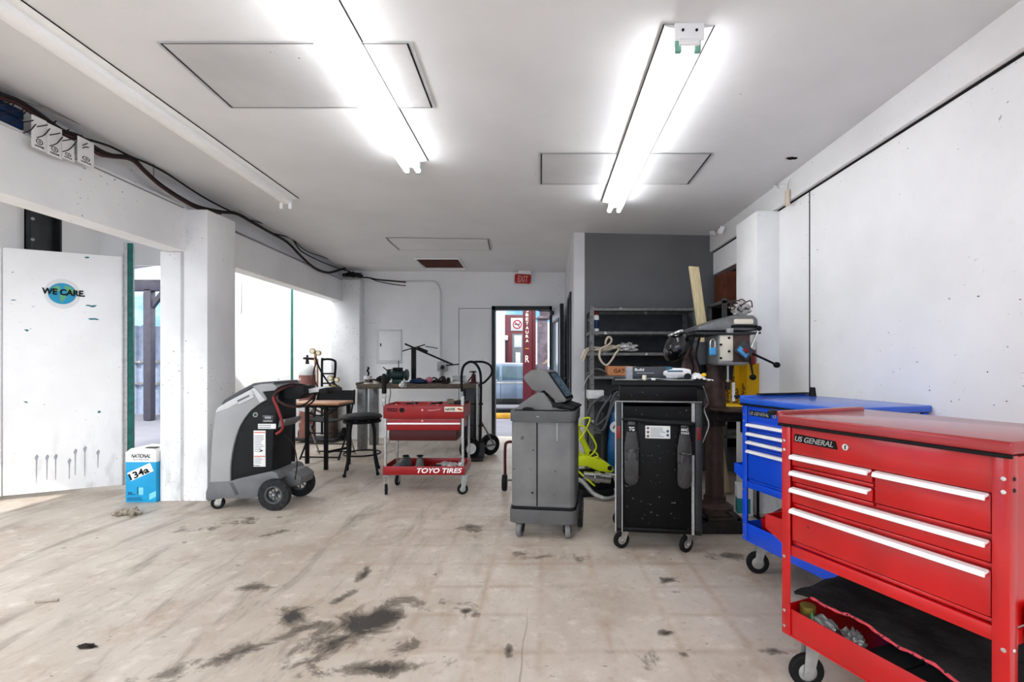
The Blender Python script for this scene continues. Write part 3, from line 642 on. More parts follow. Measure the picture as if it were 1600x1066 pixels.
# bags and cases in the tray
m = MB(RM); m.blob((.135, .06, .255), (.055, .035, .045), 2, .25); b1 = m.build('plastic_bag', 'clear_plastic', label='crumpled dark plastic bag at the left end of the red tray', category='bag')
m = MB(RM); m.tube([(.10, .04, .30), (.12, .025, .26), (.17, .02, .225), (.25, .03, .215), (.33, .035, .225), (.36, .06, .25), (.33, .10, .262)], .0032, n=6); m.build('green_wire', 'green_wire', label='thin green wire winding round the bags in the red tray', category='wire')
m = MB(RM); m.blob((.245, .065, .255), (.038, .035, .045), 9, .35); m.build('plastic_bag', 'clear_plastic', label='small clear plastic bag twisted up beside the black cases', category='bag')
m = MB(RM); m.cyl((.05, .08, .197), (.05, .08, .30), .028, n=20); m.build('metal_can', 'brass', label='brown round can in the left corner of the red tray', category='can')
for i, (x, lb) in enumerate(((.36, 'black hard tool case in the red tray, next to the clear bag'), (.485, 'black hard tool case in the red tray, nearest the camera'))):
    o = thing('tool_case', lb, 'case', RM @ Vector((x, .085, .228)), AR-.06, 'black cases in the red tray')
    m = MB(); m.bx(-.05, .05, -.05, .07, -.030, .0, .003); m.build('case_foot', 'black', o)
    m = MB(); m.bx(-.058, .058, -.06, .075, 0, .022, .004); m.build('case_base', 'machine_slate', o)
    m = MB(); m.bx(-.058, .058, -.06, .075, .023, .042, .005); m.bx(-.045, .045, -.045, .06, .041, .0445, .001); m.build('case_lid', 'black_plastic', o)
    for s_ in (-.035, .035): q = MB(); q.bx(s_-.014, s_+.014, -.066, -.058, .006, .04, .003); q.build('latch', 'steel', o)
# things in the blue cart's tray
m = MB(BM_); m.box((.20, .22, .30), (.26, .30, .12), (.25, .1, .1), .01); m.build('tool_case', 'cart_red', label='dark red tool case tilted in the blue cart tray', category='case')
m = MB(BM_); m.blob((.50, .12, .235), (.10, .06, .04), 4, .3); m.build('work_glove', 'leather_brown', label='dark crumpled glove lying in the blue cart tray behind the case', category='glove')
m = MB(BM_); m.cyl((.22, .1, .39), (.33, .16, .37), .022, n=12); m.build('screw_bottle', 'teal', label='small teal bottle on top of the dark red case', category='bottle')
# ================================================================== BLACK TOOL CABINET
a2 = math.atan2(-.14, .99); o = thing('tool_cabinet', 'tall black tool cabinet with two hanging pouches on its face', 'cabinet', (.47, 3.25, 0), a2); CB = Matrix.Translation((.47, 3.25, 0)) @ Matrix.Rotation(a2, 4, 'Z')
w, d, z0, z1 = .555, .56, .125, 1.125
m = MB(); m.bx(.035, w-.035, .022, d-.01, z0+.01, .95); m.bx(.06, w-.06, .012, .03, z0, .865, .002); m.bx(.01, w-.01, .0, d, z0, z0+.03, .004); m.build('body', 'cabinet_black', o)
m = MB(); m.bx(.035, w-.035, d-.03, d, .9, 1.0); m.bx(.03, w-.03, .0, d, .985, 1.085, .004); m.build('top_drawer', 'cabinet_black', o)
m = MB(); m.bx(.0, w, -.004, .004, .978, .988, .001); m.build('edge_trim', 'steel', o)
m = MB(); m.bx(-.02, w+.018, -.02, d+.02, 1.088, 1.112, .006); m.bx(-.012, w+.01, -.012, d+.012, 1.112, 1.122, .004); m.build('worktop', 'black_plastic', o)
for x0, x1 in ((0, .045), (w-.045, w)):
    m = MB(); m.bx(x0, x1, d-.05, d, z0-.005, .98, .008); m.build('corner_post', 'dark_steel', o); m = MB(); m.bx(x0, x1, 0, .05, z0-.005, .98, .008); po = m.build('corner_post', 'dark_steel', o)
    q = MB(); q.bx((x0+x1)/2-.012, (x0+x1)/2+.012, -.003, .001, .74, .82, .001); q.build('reflector', 'reflector_red', po)
    e = x0 if x0 < .1 else x1-.001
m = MB(); m.bx(.042, .048, -.002, .01, z0, .98); m.bx(-.002, .006, -.002, .01, z0, .98); m.build('edge_strip', 'zinc', o)
m = MB(); m.bx(w-.066, w-.05, -.002, .01, z0, .64); m.build('edge_strip', 'zinc', o)
m = MB()
for i in range(8): m.bx(w-.064, w-.048, .004, .012, .84+.017*i, .851+.017*i)
m.bx(w-.066, w-.046, .008, .014, .835, .975); m.build('slotted_strip', 'zinc', o)
m = MB(); m.tube([(.055, .015, .865), (.06, -.03, .868), (.10, -.045, .870), (w*.5, -.048, .858), (w-.11, -.045, .850), (w-.065, -.03, .845), (w-.06, .015, .842)], .013, n=10); m.build('push_handle', 'black_plastic', o)
m = MB(); m.bx(.195, .355, .009, .0125, .742, .825, .002); lb = m.build('label_plate', 'paper', o)
m = MB()
for i in range(3): m.cyl((.212, .009, .757+.026*i), (.212, .0078, .757+.026*i), .009, n=14)
m.build('hazard_mark', 'leather_brown', lb); m = MB()
for i in range(2): m.cyl((.338, .009, .765+.026*i), (.338, .0078, .765+.026*i), .009, n=14)
m.build('duty_mark', 'box_teal', lb); fineprint(lb, (.228, .0088, .75), (1, 0, 0), (0, 0, 1), .098, .066, 7)
for cx, dz in ((.105, 0), (w-.115, -.012)):
    g = thing('tool_pouch', 'x', 'pouch'); bpy.data.objects.remove(g)
    lbl = 'black leather tool pouch hanging at the left of the cabinet handle' if cx < .3 else 'black leather tool pouch hanging at the right of the cabinet handle'
    g = thing('tool_pouch', lbl, 'pouch', CB @ Vector((cx, -.028, .84+dz)), a2, 'pouches on the black cabinet')
    def pf(wd, zt, zb, y0, y1, m): 
        pts = [(-wd*.24, zt), (wd*.24, zt), (wd*.36, zt-.08), (wd*.5, max(zb+.17, zt-.16))]+[(wd*.5*math.cos(t), zb+.05+.05*math.sin(t)) for t in (0, -.5, -1.0, -PI/2, -2.1, -2.6, -PI)]+[(-wd*.5, max(zb+.17, zt-.16)), (-wd*.36, zt-.08)]
        m.prism(pts, y0, y1, 'xz', bev=.003)
    m = MB(); pf(.092, .02, -.40, -.008, .004, m); m.build('back_panel', 'black_leather', g)
    m = MB(); pf(.086, -.16, -.395, -.024, -.008, m); pk_ = m.build('pocket', 'black_leather', g); q = MB(); q.tube([(-.040, -.027, -.17), (-.0, -.029, -.178), (.040, -.027, -.17)], .003, n=6); q.build('pocket_edge', 'black_gloss', pk_)
    m = MB(); m.prism([(-.025, -.005), (.025, -.005), (.034, -.05), (-.034, -.05)], -.012, -.008, 'xz'); tg = m.build('badge', 'black_plastic', g)
    if cx < .3: text('badge_text', 'TG', 'paper', tg, (-.018, -.0125, -.044), (1, 0, 0), (0, 0, 1), .036, .026, .0008, bold=.02)
    else: text('badge_text', 'MAC', 'paper', tg, (-.022, -.0125, -.028), (1, 0, 0), (0, 0, 1), .044, .018, .0008, bold=.02); text('badge_text', 'TOOLS', 'paper', tg, (-.026, -.0125, -.047), (1, 0, 0), (0, 0, 1), .052, .013, .0008, bold=.02)
for x, y, yw in ((.06, .06, .5), (w-.08, .05, .7), (.06, d-.06, .2), (w-.06, d-.06, .4)): caster(o, x, y, .056, .028, yw, z0, plate='chrome', hub='chrome', trail=.022)
T = CB @ Vector((0, 0, 1.122)); ZT = 1.122
g = thing('tool_box_carton', 'dark product carton with white lettering on the black cabinet top', 'carton', CB @ Vector((.075, .07, ZT)), a2+.02)
m = MB(); m.bx(0, .30, 0, .13, 0, .088, .002); m.build('carton', 'box_dark', g); m = MB(); m.bx(-.001, .04, -.001, .131, .0, .0885); m.build('end_panel', 'box_grey', g); m = MB(); m.bx(.26, .301, -.001, .131, .0, .0885); m.build('end_panel', 'box_teal', g)
text('lettering', 'Build', 'paper', g, (.055, -.0005, .060), (1, 0, 0), (0, 0, 1), .06, .018, .001, bold=.02); m = MB(); m.bx(.065, .18, -.0012, 0, .044, .049); m.build('print', 'print_grey', g)
g = thing('power_sander', 'white and blue sander lying beside the dark carton', 'power tool', CB @ Vector((.34, .05, ZT)), a2-.1)
m = MB(); m.lathe([(0, -.09), (.03, -.085), (.036, -.03), (.034, .05), (.024, .09), (0, .095)], (.06, .05, .045), 'x', 20); m.bx(-.01, .07, .02, .08, .01, .05, .01); m.build('body', 'white_plastic', g)
m = MB(); m.bx(.0, .10, .012, .018, .055, .065, .002); m.build('stripe', 'box_teal', g); m = MB(); m.cyl((.13, -.0, .024), (.13, .09, .024), .023, n=18); m.build('sanding_wheel', 'black', g)
m = MB(CB); m.grid(lambda u, v: (.49+.14*u-.05*(v-.5)*(1-u)*0, .03+.13*v, ZT+.003+.052*math.sin(PI*min(1, u*1.15+.1))*math.sin(PI*(.08+.84*v))*(1-.45*u)+.004*math.sin(u*30+v*14)), 20, 12, .002); wb = m.build('poly_bag', 'white_plastic', label='white plastic packet with yellow print at right of the black cabinet top', category='packet')
m = MB(CB); m.sph((.575, .06, ZT+.036), (.016, .014, .012), 10); m.build('yellow_print', 'yellow', wb)
m = MB(CB); m.cyl((.19, .03, ZT), (.19, .03, ZT+.034), .014, n=16); m.build('cream_cylinder', 'offwhite', label='small cream cylinder in front of the dark carton', category='cap')
m = MB(CB); m.bx(.235, .262, .02, .045, ZT, ZT+.014, .003); m.build('plug_head', 'white', label='tiny white plug at the front of the black cabinet top', category='plug')
m = MB(CB); m.tube([(.0, .0, ZT+.004), (.06, .02, ZT+.004), (.14, .0, ZT+.004), (.25, .06, ZT+.01), (.36, .01, ZT+.004), (.50, .02, ZT+.004)], .004, n=6); m.build('power_cable', 'zinc', label='thin grey cable across the black cabinet top', category='cable')
m = MB(CB); m.tube([(w+.03, .2, 1.10), (w+.05, .1, .98), (w+.02, .05, .93), (w+.045, .03, .84), (w+.02, .02, .76), (w-.0, -.02, .73)], .005, n=6); m.build('power_cable', 'steel', label='grey cable hanging down the right side of the black cabinet', category='cable')
# ================================================================== GREY SERVICE MACHINE (centre)
a3 = -.135; o = thing('service_machine', 'grey plastic service machine with a tilted display, centre of the floor', 'machine', (-.235, 3.50, 0), a3)
GM = Matrix.Translation((-.235, 3.50, 0)) @ Matrix.Rotation(a3, 4, 'Z'); w = .455; d = .42
def rbox(m, x0, x1, y0, y1, z0, z1, r, n=6, taper=0):
    pts = []
    for cx, cy, a0 in ((x1-r, y1-r, 0), (x0+r, y1-r, PI/2), (x0+r, y0+r, PI), (x1-r, y0+r, 1.5*PI)):
        for i in range(n+1): pts.append((cx+r*math.cos(a0+PI/2*i/n), cy+r*math.sin(a0+PI/2*i/n)))
    cx, cy = (x0+x1)/2, (y0+y1)/2; b = bmesh.new(); v0 = [b.verts.new((cx+(p[0]-cx)*(1-taper), cy+(p[1]-cy)*(1-taper), z0)) for p in pts]; v1 = [b.verts.new((p[0], p[1], z1)) for p in pts]; k = len(pts)
    f0 = b.faces.new(v0[::-1]); f1 = b.faces.new(v1)
    for i in range(k): b.faces.new((v0[i], v0[(i+1) % k], v1[(i+1) % k], v1[i]))
    es = [e for f in (f0, f1) for e in f.edges]; bmesh.ops.bevel(b, geom=es, offset=min(.008, r*.4), segments=2, affect='EDGES', profile=.5); m._merge(b)
m = MB(); rbox(m, 0, w, 0, d, .215, .82, .04); m.build('body', 'grey_plastic', o)
m = MB(); m.bx(.183, .192, -.004, .02, .225, .815, .002); m.build('panel_joint', 'black_plastic', o)
m = MB(); m.bx(.196, w-.03, -.003, .02, .25, .80, .003); m.build('front_door', 'grey_plastic', o)
m = MB(); rbox(m, -.012, w+.014, -.016, d+.012, .105, .20, .045); m.build('base', 'grey_plastic_dark', o); m = MB(); rbox(m, -.004, w+.006, -.006, d+.006, .195, .222, .04); m.build('base_gap', 'black', o)
m = MB(); rbox(m, -.010, w+.012, -.014, d+.012, .82, .895, .05); m.build('rim', 'grey_plastic_dark', o)
m = MB(); rbox(m, .015, w-.05, .012, .16, .889, .9, .03); m.build('rim_recess', 'black_plastic', o)
m = MB(); m.prism([(.03, .89), (.05, .935), (.15, 1.005), (.19, 1.025), (.225, 1.02), (.255, .985), (.29, .935), (.33, .91), (.40, .905), (.455, .885)], .05, .30, 'xz', bev=.006); m.build('console', 'grey_plastic', o)
m = MB(); m.prism([(.072, 1.105), (.085, 1.125), (.135, 1.162), (.158, 1.166), (.245, 1.158), (.26, 1.14), (.395, .95), (.385, .935), (.33, .93), (.23, 1.02), (.175, 1.01), (.142, 1.02)], .075, .35, 'xz', bev=.006); hd = m.build('display_housing', 'grey_plastic', o)
nd = Vector((.82, 0, .57)).normalized()
def scr(t0, t1, y0, y1, off, mt, nm, par):
    A, B = Vector((.262, 0, 1.142)), Vector((.392, 0, .957)); m = MB(); b = bmesh.new(); vs = []
    for t in (t0, t1):
        for y in (y0, y1): vs.append(A.lerp(B, t)+Vector((0, y, 0))+nd*off)
    f = [b.verts.new(v) for v in vs]; b.faces.new((f[0], f[2], f[3], f[1])); bmesh.ops.solidify(b, geom=b.faces[:], thickness=.003); m._merge(b); return m.build(nm, mt, par)
scr(-.02, 1.0, .085, .34, .004, 'black_plastic', 'screen_bezel', hd); scr(.04, .94, .10, .325, .007, 'screen', 'screen', hd)
m = MB(); m.prism([(.30, .925), (.36, .93), (.455, .90), (.455, .885), (.36, .90), (.30, .90)], .04, .36, 'xz', bev=.003); m.build('keypad_ledge', 'black_plastic', hd)
hd.matrix_basis = Matrix.Translation((.245, .2, .02)) @ Matrix.Rotation(-.12, 4, 'Z') @ Matrix.Translation((-.235, -.2, 0))
m = MB(); m.blob((.12, .02, .905), (.035, .015, .015), 3, .4); m.build('tie_knot', 'black', o)
m = MB(); m.bx(.328, .334, -.012, -.006, .69, .815); m.build('strap', 'zinc', o)
m = MB(); m.cyl((.155, .003, .32), (.155, -.012, .32), .007, n=10); m.cyl((.16, .003, .62), (.16, -.004, .62), .005, n=10); m.build('latch_screw', 'iron_dark', o)
m = MB(); m.bx(.185, .205, -.018, -.0155, .855, .86); m.build('rim_mark', 'zinc', o)
for x, y, yw in ((.065, .04, PI/2-.15), (w-.06, .05, PI/2+.2)): caster(o, x, y, .05, .036, yw, .108, tyre='grey_plastic', plate='iron_dark', hub='grey_plastic_dark')
big_wheel(o, (w+.02, d-.13, .135), .135, .035, 'x', 'machine_slate', name='rear_wheel'); big_wheel(o, (-.0+.02, d-.02, .09), .09, .03, 'x', 'machine_slate', name='rear_wheel')
# ================================================================== GREY AND BLACK RECOVERY MACHINE (left)
YM = 4.13
o = thing('recovery_machine', 'large grey and black wheeled recovery machine beside the left pillar', 'machine', (-2.45, YM+.22, 0)); MM = Matrix.Translation((2.45, -(YM+.22), 0))
def C3(pts): return [((300+x/4.1-CX)/F*YM, H-(560+y/4.1-CY)/F*YM) for x, y in pts]
shell = [(113, 800), (118, 700), (124, 560), (135, 440), (150, 345), (168, 318), (230, 280), (300, 245), (385, 192), (440, 240), (478, 265), (420, 300), (375, 335), (335, 385), (305, 435), (280, 500), (262, 570), (250, 640), (244, 700), (243, 800)]
m = MB(MM); m.prism(C3(shell), YM+.0, YM+.43, 'xz', bev=.008); m.build('front_shell', 'machine_grey', o)
m = MB(MM); m.prism(C3([(148, 350), (165, 318), (228, 278), (300, 240), (383, 196), (400, 230), (300, 285), (235, 322)]), YM-.004, YM+.43, 'xz', bev=.004); m.build('shell_shoulder', 'machine_light', o)
m = MB(MM); m.prism(C3([(383, 194), (400, 188), (474, 268), (436, 286)]), YM-.006, YM+.43, 'xz', bev=.003); m.build('shell_shoulder', 'machine_light', o)
m = MB(MM); m.prism(C3([(385, 180), (440, 165), (515, 160), (552, 195), (540, 205), (450, 215), (478, 262), (468, 266), (396, 188)]), YM-.0, YM+.43, 'xz', bev=.003); m.build('top_cowl', 'machine_grey', o)
m = MB(MM); m.prism(C3([(180, 300), (200, 268), (290, 212), (390, 160), (450, 152), (515, 149), (530, 164), (440, 172), (390, 184), (300, 238), (230, 277)]), YM+.01, YM+.42, 'xz', bev=.005); m.build('top_lid', 'machine_slate', o)
m = MB(MM); m.prism(C3([(285, 268), (370, 228), (388, 232), (400, 250), (310, 296), (298, 290)]), YM-.008, YM+.01, 'xz', bev=.003); m.build('side_vent', 'machine_light', o)
m = MB(MM); m.prism(C3([(292, 270), (368, 234), (374, 242), (300, 280)]), YM-.010, YM, 'xz'); m.build('vent_slot', 'machine_base', o)
m = MB(MM); m.prism(C3([(243, 798), (246, 690), (255, 610), (272, 530), (298, 450), (332, 388), (378, 334), (425, 296), (480, 262), (450, 213), (540, 205), (550, 240), (550, 400), (540, 430), (522, 470), (518, 540), (518, 690), (515, 740), (500, 790)]), YM+.012, YM+.31, 'xz', bev=.006); m.build('body', 'black_plastic', o)
m = MB(MM); m.prism(C3([(402, 420), (430, 350), (480, 305), (540, 290), (542, 400), (520, 480), (515, 700), (500, 725), (360, 755), (362, 560), (385, 470)]), YM+.0, YM+.03, 'xz', bev=.006); m.build('side_panel', 'black_plastic', o)
m = MB(MM); m.prism(C3([(550, 398), (590, 392), (592, 410), (560, 440), (540, 450)]), YM+.02, YM+.29, 'xz', bev=.004); m.build('rear_ledge', 'machine_base', o)
m = MB(MM); m.prism(C3([(92, 860), (112, 795), (243, 788), (300, 770), (460, 733), (515, 722), (548, 735), (565, 775), (520, 775), (460, 800), (432, 850), (425, 888), (340, 900), (200, 895), (115, 912), (92, 905)]), YM-.012, YM+.44, 'xz', bev=.008); m.build('base', 'machine_base', o)
m = MB(MM); m.prism(C3([(245, 795), (268, 795), (305, 870), (285, 876)]), YM-.016, YM, 'xz', bev=.003); m.build('base_flute', 'machine_slate', o)
m = MB(MM); m.prism(C3([(520, 745), (600, 752), (650, 790), (640, 840), (560, 850), (500, 800)]), YM+.13, YM+.38, 'xz', bev=.006); m.build('rear_skirt', 'machine_base', o)
m = MB(MM); m.prism(C3([(540, 200), (560, 182), (690, 178), (700, 230), (650, 268), (545, 260)]), YM+.06, YM+.26, 'xz', bev=.006); m.build('rear_handle_block', 'black_plastic', o)
m = MB(MM); m.prism(C3([(680, 205), (760, 190), (800, 190), (830, 200), (830, 212), (690, 232)]), YM+.14, YM+.28, 'xz', bev=.005); m.build('handle_grip', 'machine_light', o)
m = MB(MM); m.prism(C3([(795, 200), (830, 192), (852, 205), (850, 232), (815, 236), (790, 214)]), YM+.05, YM+.36, 'xz', bev=.006); m.build('cross_handle', 'black', o)
pp = C3([(408, 362)])[0]; m = MB(MM); m.cyl((pp[0], YM-.006, pp[1]), (pp[0], YM+.01, pp[1]), .020, n=20); em = m.build('emblem', 'zinc', o); m = MB(MM); m.cyl((pp[0], YM-.008, pp[1]), (pp[0], YM, pp[1]), .013, n=20); m.build('emblem_core', 'bottle_green', em)
def sticker(x0, y0, x1, y1, mt, nm, t=.004):
    (a0, b0), (a1, b1) = C3([(x0, y0), (x1, y1)]); m = MB(MM); m.bx(a0, a1, YM-t, YM+.002, b0, b1, .001); return m.build(nm, mt, o), Vector((a0, YM-t-.0002, b1))+MM.translation, a1-a0, b0-b1
s1, og, ww, hh = sticker(396, 463, 472, 694, 'paper', 'warning_label')
fineprint(s1, og+Vector((.006, 0, hh*.40)), (1, 0, 0), (0, 0, 1), ww-.012, hh*.48, 10); fineprint(s1, og+Vector((.006, 0, hh*.08)), (1, 0, 0), (0, 0, 1), ww-.012, hh*.18, 5, name='print')
m = MB(); 
for k in (.96, .30): m.bx(og.x+.004, og.x+ww-.004, og.y-.001, og.y+.0005, og.z+hh*(k-.025), og.z+hh*k)
m.build('print_band', 'orange_ink', s1); m = MB(); m.prism([(og.x+ww*.45, og.z+hh*.50), (og.x+ww*.85, og.z+hh*.44), (og.x+ww*.45, og.z+hh*.40), (og.x+ww*.6, og.z+hh*.45)], og.y-.001, og.y, 'xz'); m.build('print_arrow', 'ink', s1)
text('label_text', 'Robinair', 'ink', s1, og+Vector((.004, 0, .006)), (1, 0, 0), (0, 0, 1), ww*.5, .009, .0008, bold=.02)
s2, og, ww, hh = sticker(424, 420, 538, 452, 'paper', 'data_plate'); fineprint(s2, og+Vector((.005, 0, .004)), (1, 0, 0), (0, 0, 1), ww-.01, hh-.008, 2)
s3, og, ww, hh = sticker(452, 366, 524, 412, 'black_gloss', 'brand_plate'); m = MB(); m.bx(og.x+.02, og.x+ww-.02, og.y-.001, og.y, og.z+hh*.55, og.z+hh*.85); m.bx(og.x+.01, og.x+ww-.01, og.y-.001, og.y, og.z+hh*.12, og.z+hh*.30); m.build('print', 'print_grey', s3)
wp = C3([(535, 875), (165, 930)])
wo = Vector((0, 0, 0))
def mw(cx, y, r, w_): big_wheel(o, (cx+2.45, y-(YM+.22), r), r, w_, 'y', 'machine_slate', spokes=8)
mw(wp[0][0], YM-.012, .134, .055); mw(wp[0][0]+.0, YM+.42, .134, .055)
m = MB(MM); m.cyl((wp[0][0], YM, .134), (wp[0][0], YM+.42, .134), .012); m.build('axle', 'steel', o)
for y in (YM+.04, YM+.38): caster(o, wp[1][0]+2.45, y-(YM+.22), .052, .03, .35, .13, plate='chrome')
# hoses looped over the handle
def hose(pts, r, mt, label, Yo=.05, n=7):
    q = [((300+x/4.1-CX)/F*YM, YM+Yo+dy, H-(560+y/4.1-CY)/F*YM) for x, y, dy in pts]; m = MB(MM); m.tube(q, r, n=n); return m.build('hose', mt, o, label=label)
hose([(560, 480, -.10), (600, 450, -.11), (605, 400, -.12), (575, 300, -.13), (552, 250, -.12), (560, 200, -.06), (600, 168, .05), (650, 190, .1), (690, 210, .18)], .011, 'hose_red', 'red hose hanging down the rear of the recovery machine')
hose([(570, 250, -.11), (548, 220, -.1), (570, 182, -.05), (630, 168, .02), (690, 190, .12), (722, 240, .13), (700, 300, .0), (640, 300, -.08), (580, 270, -.11)], .008, 'wire', 'black hose coil, upper loop on the recovery machine handle')
hose([(575, 240, -.12), (590, 270, -.13), (640, 305, -.10), (700, 312, .02), (720, 270, .14), (690, 215, .16), (640, 190, .1)], .008, 'wire_red', 'dark red brown hose coil, lower loop on the recovery machine handle')
hose([(558, 300, -.1), (550, 250, -.12), (565, 215, -.1), (620, 180, -.02), (680, 200, .1)], .008, 'wire_red', 'short dark hose over the top of the recovery machine coil')
hose([(595, 490, -.06), (630, 530, -.04), (655, 600, -.03), (665, 690, -.03), (650, 770, -.02), (635, 790, .02)], .005, 'wire', 'thin black cable dropping behind the recovery machine wheel')
# ================================================================== RED SERVICE CART WITH LETTERING
o = thing('service_cart', 'small red service cart with black grip and white lettering on its low tray', 'service cart', (-1.50, 4.60, 0), -.0); SC = Matrix.Translation((-1.50, 4.60, 0)); w, d = .755, .40; dz = -.05
m = MB(); m.bx(0, w, 0, .006, .715, .838, .003); m.bx(0, w, d-.006, d, .715, .838, .003); m.bx(0, .006, 0, d, .715, .838); m.bx(w-.006, w, 0, d, .715, .838); m.bx(0, w, 0, d, .712, .72); m.bx(-.004, w+.004, -.004, .012, .828, .842, .003); m.build('top_box', 'cart_red', o)
m = MB(); m.bx(.03, w-.035, .01, d-.02, .60, .708, .003); dr = m.build('drawer', 'cart_red', o); m = MB(); m.bx(.032, w-.037, -.004, .012, .655, .671, .003); m.build('pull_strip', 'trim_silver', dr)
m = MB(); m.bx(.05, w-.075, .03, d-.03, .50, .60, .003); m.build('lower_box', 'cart_dark_red', o)
for x in (.0, w-.03):
    for y in (.0, d-.03):
        m = MB(); m.bx(x+.004, x+.026, y+.004, y+.026, .15, .80, .003); m.build('post', 'zinc', o)
m = MB(); m.bx(-.004, w+.004, -.004, .004, .185, .265, .003); m.bx(-.004, w+.004, d-.004, d+.004, .185, .265, .003); m.bx(-.004, .004, 0, d, .185, .265); m.bx(w-.004, w+.004, 0, d, .185, .265); m.bx(0, w, 0, d, .185, .192); tr = m.build('low_tray', 'cart_red', o)
text('lettering', 'TOYO TIRES', 'white', tr, (.315, -.0045, .203), (1, 0, 0), (0, 0, 1), .42, .046, .001, shear=.25, bold=.025)
m = MB(); m.bx(.572, w-.008, -.007, -.003, .775, .822, .001); hk = m.build('sticker', 'offwhite', o); text('lettering', 'HAWK', 'ink', hk, (.580, -.0075, .785), (1, 0, 0), (0, 0, 1), .095, .028, .001, shear=.2, bold=.03)
m = MB(); m.prism([(.685, .80), (.735, .79), (.738, .80), (.70, .812)], -.0085, -.007, 'xz'); m.prism([(.70, .795), (.738, .783), (.72, .80)], -.0085, -.007, 'xz'); m.build('print', 'orange_ink', hk)
text('lettering', 'TOOLS', 'cart_dark_red', o, (.03, -.0045, .775), (1, 0, 0), (0, 0, 1), .10, .036, .001, bold=.03)
m = MB(); m.cyl((.175, -.0035, .79), (.175, -.0055, .79), .022, n=18); m.build('emblem', 'ink', o)
text('scribble', 'Hassner', 'exit_pink', o, (.42, -.0045, .778), (1, 0, .12), (-.1, 0, 1), .12, .016, .001)
for x, z in ((.365, .79), (.365, .69), (.12, .838), (.50, .835)):
    m = MB(); m.sph((x, -.004 if z < .8 else .0, z), (.010, .004, .010), 10); m.build('bolt', 'exit_pink', o)
m = MB(); m.bx(-.01, .02, -.01, .02, .83, .90, .004); m.prism([(-.012, .90), (.028, .90), (.02, .95), (.0, .95)], -.008, .012, 'xz', bev=.002); m.build('handle_bracket', 'zinc', o); m = MB(); m.bx(w-.03, w+.0, -.01, .02, .83, .92, .006); m.build('handle_bracket', 'zinc', o)
m = MB(); m.cyl((.008, .0, .945), (.008, .0, 1.11), .022, n=14); m.sph((.008, .0, 1.11), .022, 12); m.build('grip', 'black', o)
for x, y, yw in ((.02, .02, 1.9), (w-.0, .02, .3), (.03, d-.03, 1.5), (w-.05, d-.03, 1.6)): caster(o, x, y, .05, .026, yw, .18, trail=.018, plate='zinc')
rr = random.Random(5)
for i in range(12):
    x = .10+.052*i; L_ = rr.uniform(.10, .17); a = rr.uniform(-.6, .6)+(PI/2 if i % 3 == 0 else 0); y = .10+.2*rr.random(); zz = .745+.012*(i % 4)+.058
    c, s_ = math.cos(a)*L_/2, math.sin(a)*min(L_/2, .07); mt = ('steel', 'iron_dark', 'black', 'rust_brown', 'zinc')[i % 5]
    m = MB(SC); m.cyl((x-c, y-s_, zz), (x+c, y+s_, zz+.01), .006, n=8)
    m.cyl((x+c*.5, y+s_*.5, zz+.005), (x+c*1.1, y+s_*1.1, zz+.01), .012, n=10) if i % 2 else m.box((x-c, y-s_, zz), (.04, .022, .014), (0, 0, a), .003)
    m.build('hand_tool', mt, label='loose metal hand tool piled in the top box of the small red service cart', category='tool', group='hand tools in the red service cart')
m = MB(SC); m.box((.61, .10, .850), (.06, .10, .07), (0, 0, .3), .008); m.build('leather_block', 'wood_dark', label='brown block sticking up at the right of the red service cart top', category='block')
m = MB(SC); m.box((.69, .15, .845), (.09, .15, .05), (0, 0, -.1), .01); m.build('tool_pouch', 'black', label='black case lying in the right of the red service cart top', category='case')
def shoe(x, y, rz, label):
    g = thing('work_shoe', label, 'shoe', SC @ Vector((x, y, .193)), rz, 'shoes on the service cart tray')
    b = bmesh.new(); prof = [(-.13, .03, .055), (-.12, .04, .09), (-.07, .042, .105), (-.02, .042, .085), (.04, .046, .06), (.09, .05, .048), (.125, .04, .035), (.14, .015, .02)]
    rings = []
    for (x_, hw, hh) in prof: rings.append([b.verts.new((x_, hw*math.cos(t), .018+max(0, hh*math.sin(t)))) for t in [PI*k/8 for k in range(9)]])
    for A, B in zip(rings, rings[1:]):
        for k in range(8): b.faces.new((A[k], A[k+1], B[k+1], B[k]))
        b.faces.new((A[8], A[0], B[0], B[8]))
    b.faces.new(rings[0]); b.faces.new(rings[-1][::-1]); bmesh.ops.recalc_face_normals(b, faces=b.faces); m = MB(); m._merge(b); m.build('upper', 'shoe_grey', g)
    m = MB(); m.prism([(-.135, -.036), (-.02, -.04), (.08, -.052), (.135, -.03), (.15, 0), (.135, .03), (.08, .052), (-.02, .04), (-.135, .036)], 0, .02, 'xy'); m.build('sole', 'black', g)
    m = MB(); m.lathe([(.030, 0), (.036, .006), (.030, .012), (.024, .006), (.030, 0)], (-.075, 0, .112), 'z', 14); m.build('collar', 'black', g)
    m = MB()
    for k in range(4): m.cyl((.0+.022*k, -.022, .097-.012*k), (.0+.022*k, .022, .097-.012*k), .0035, n=6)
    m.build('laces', 'rag_cloth', g)
shoe(.11, .20, -1.9, 'grey work shoe on the service cart tray, left one of the pair'); shoe(.29, .20, -1.35, 'grey work shoe on the service cart tray, right one of the pair')
m = MB(SC); m.blob((.56, .20, .228), (.10, .08, .035), 6, .3); m.build('cloth_rag', 'foil', label='crumpled grey rag on the right side of the low red tray', category='rag', angle=180)
m = MB(SC); m.blob((.475, .12, .222), (.06, .05, .03), 8, .3); m.build('work_glove', 'black', label='black crumpled glove in the middle of the low red tray', category='glove')
m = MB(SC); m.box((.705, .14, .245), (.05, .12, .08), (0, .15, 0), .008); m.build('spray_nozzle_pack', 'zinc', label='small grey pack leaning at the right end of the low red tray', category='pack')
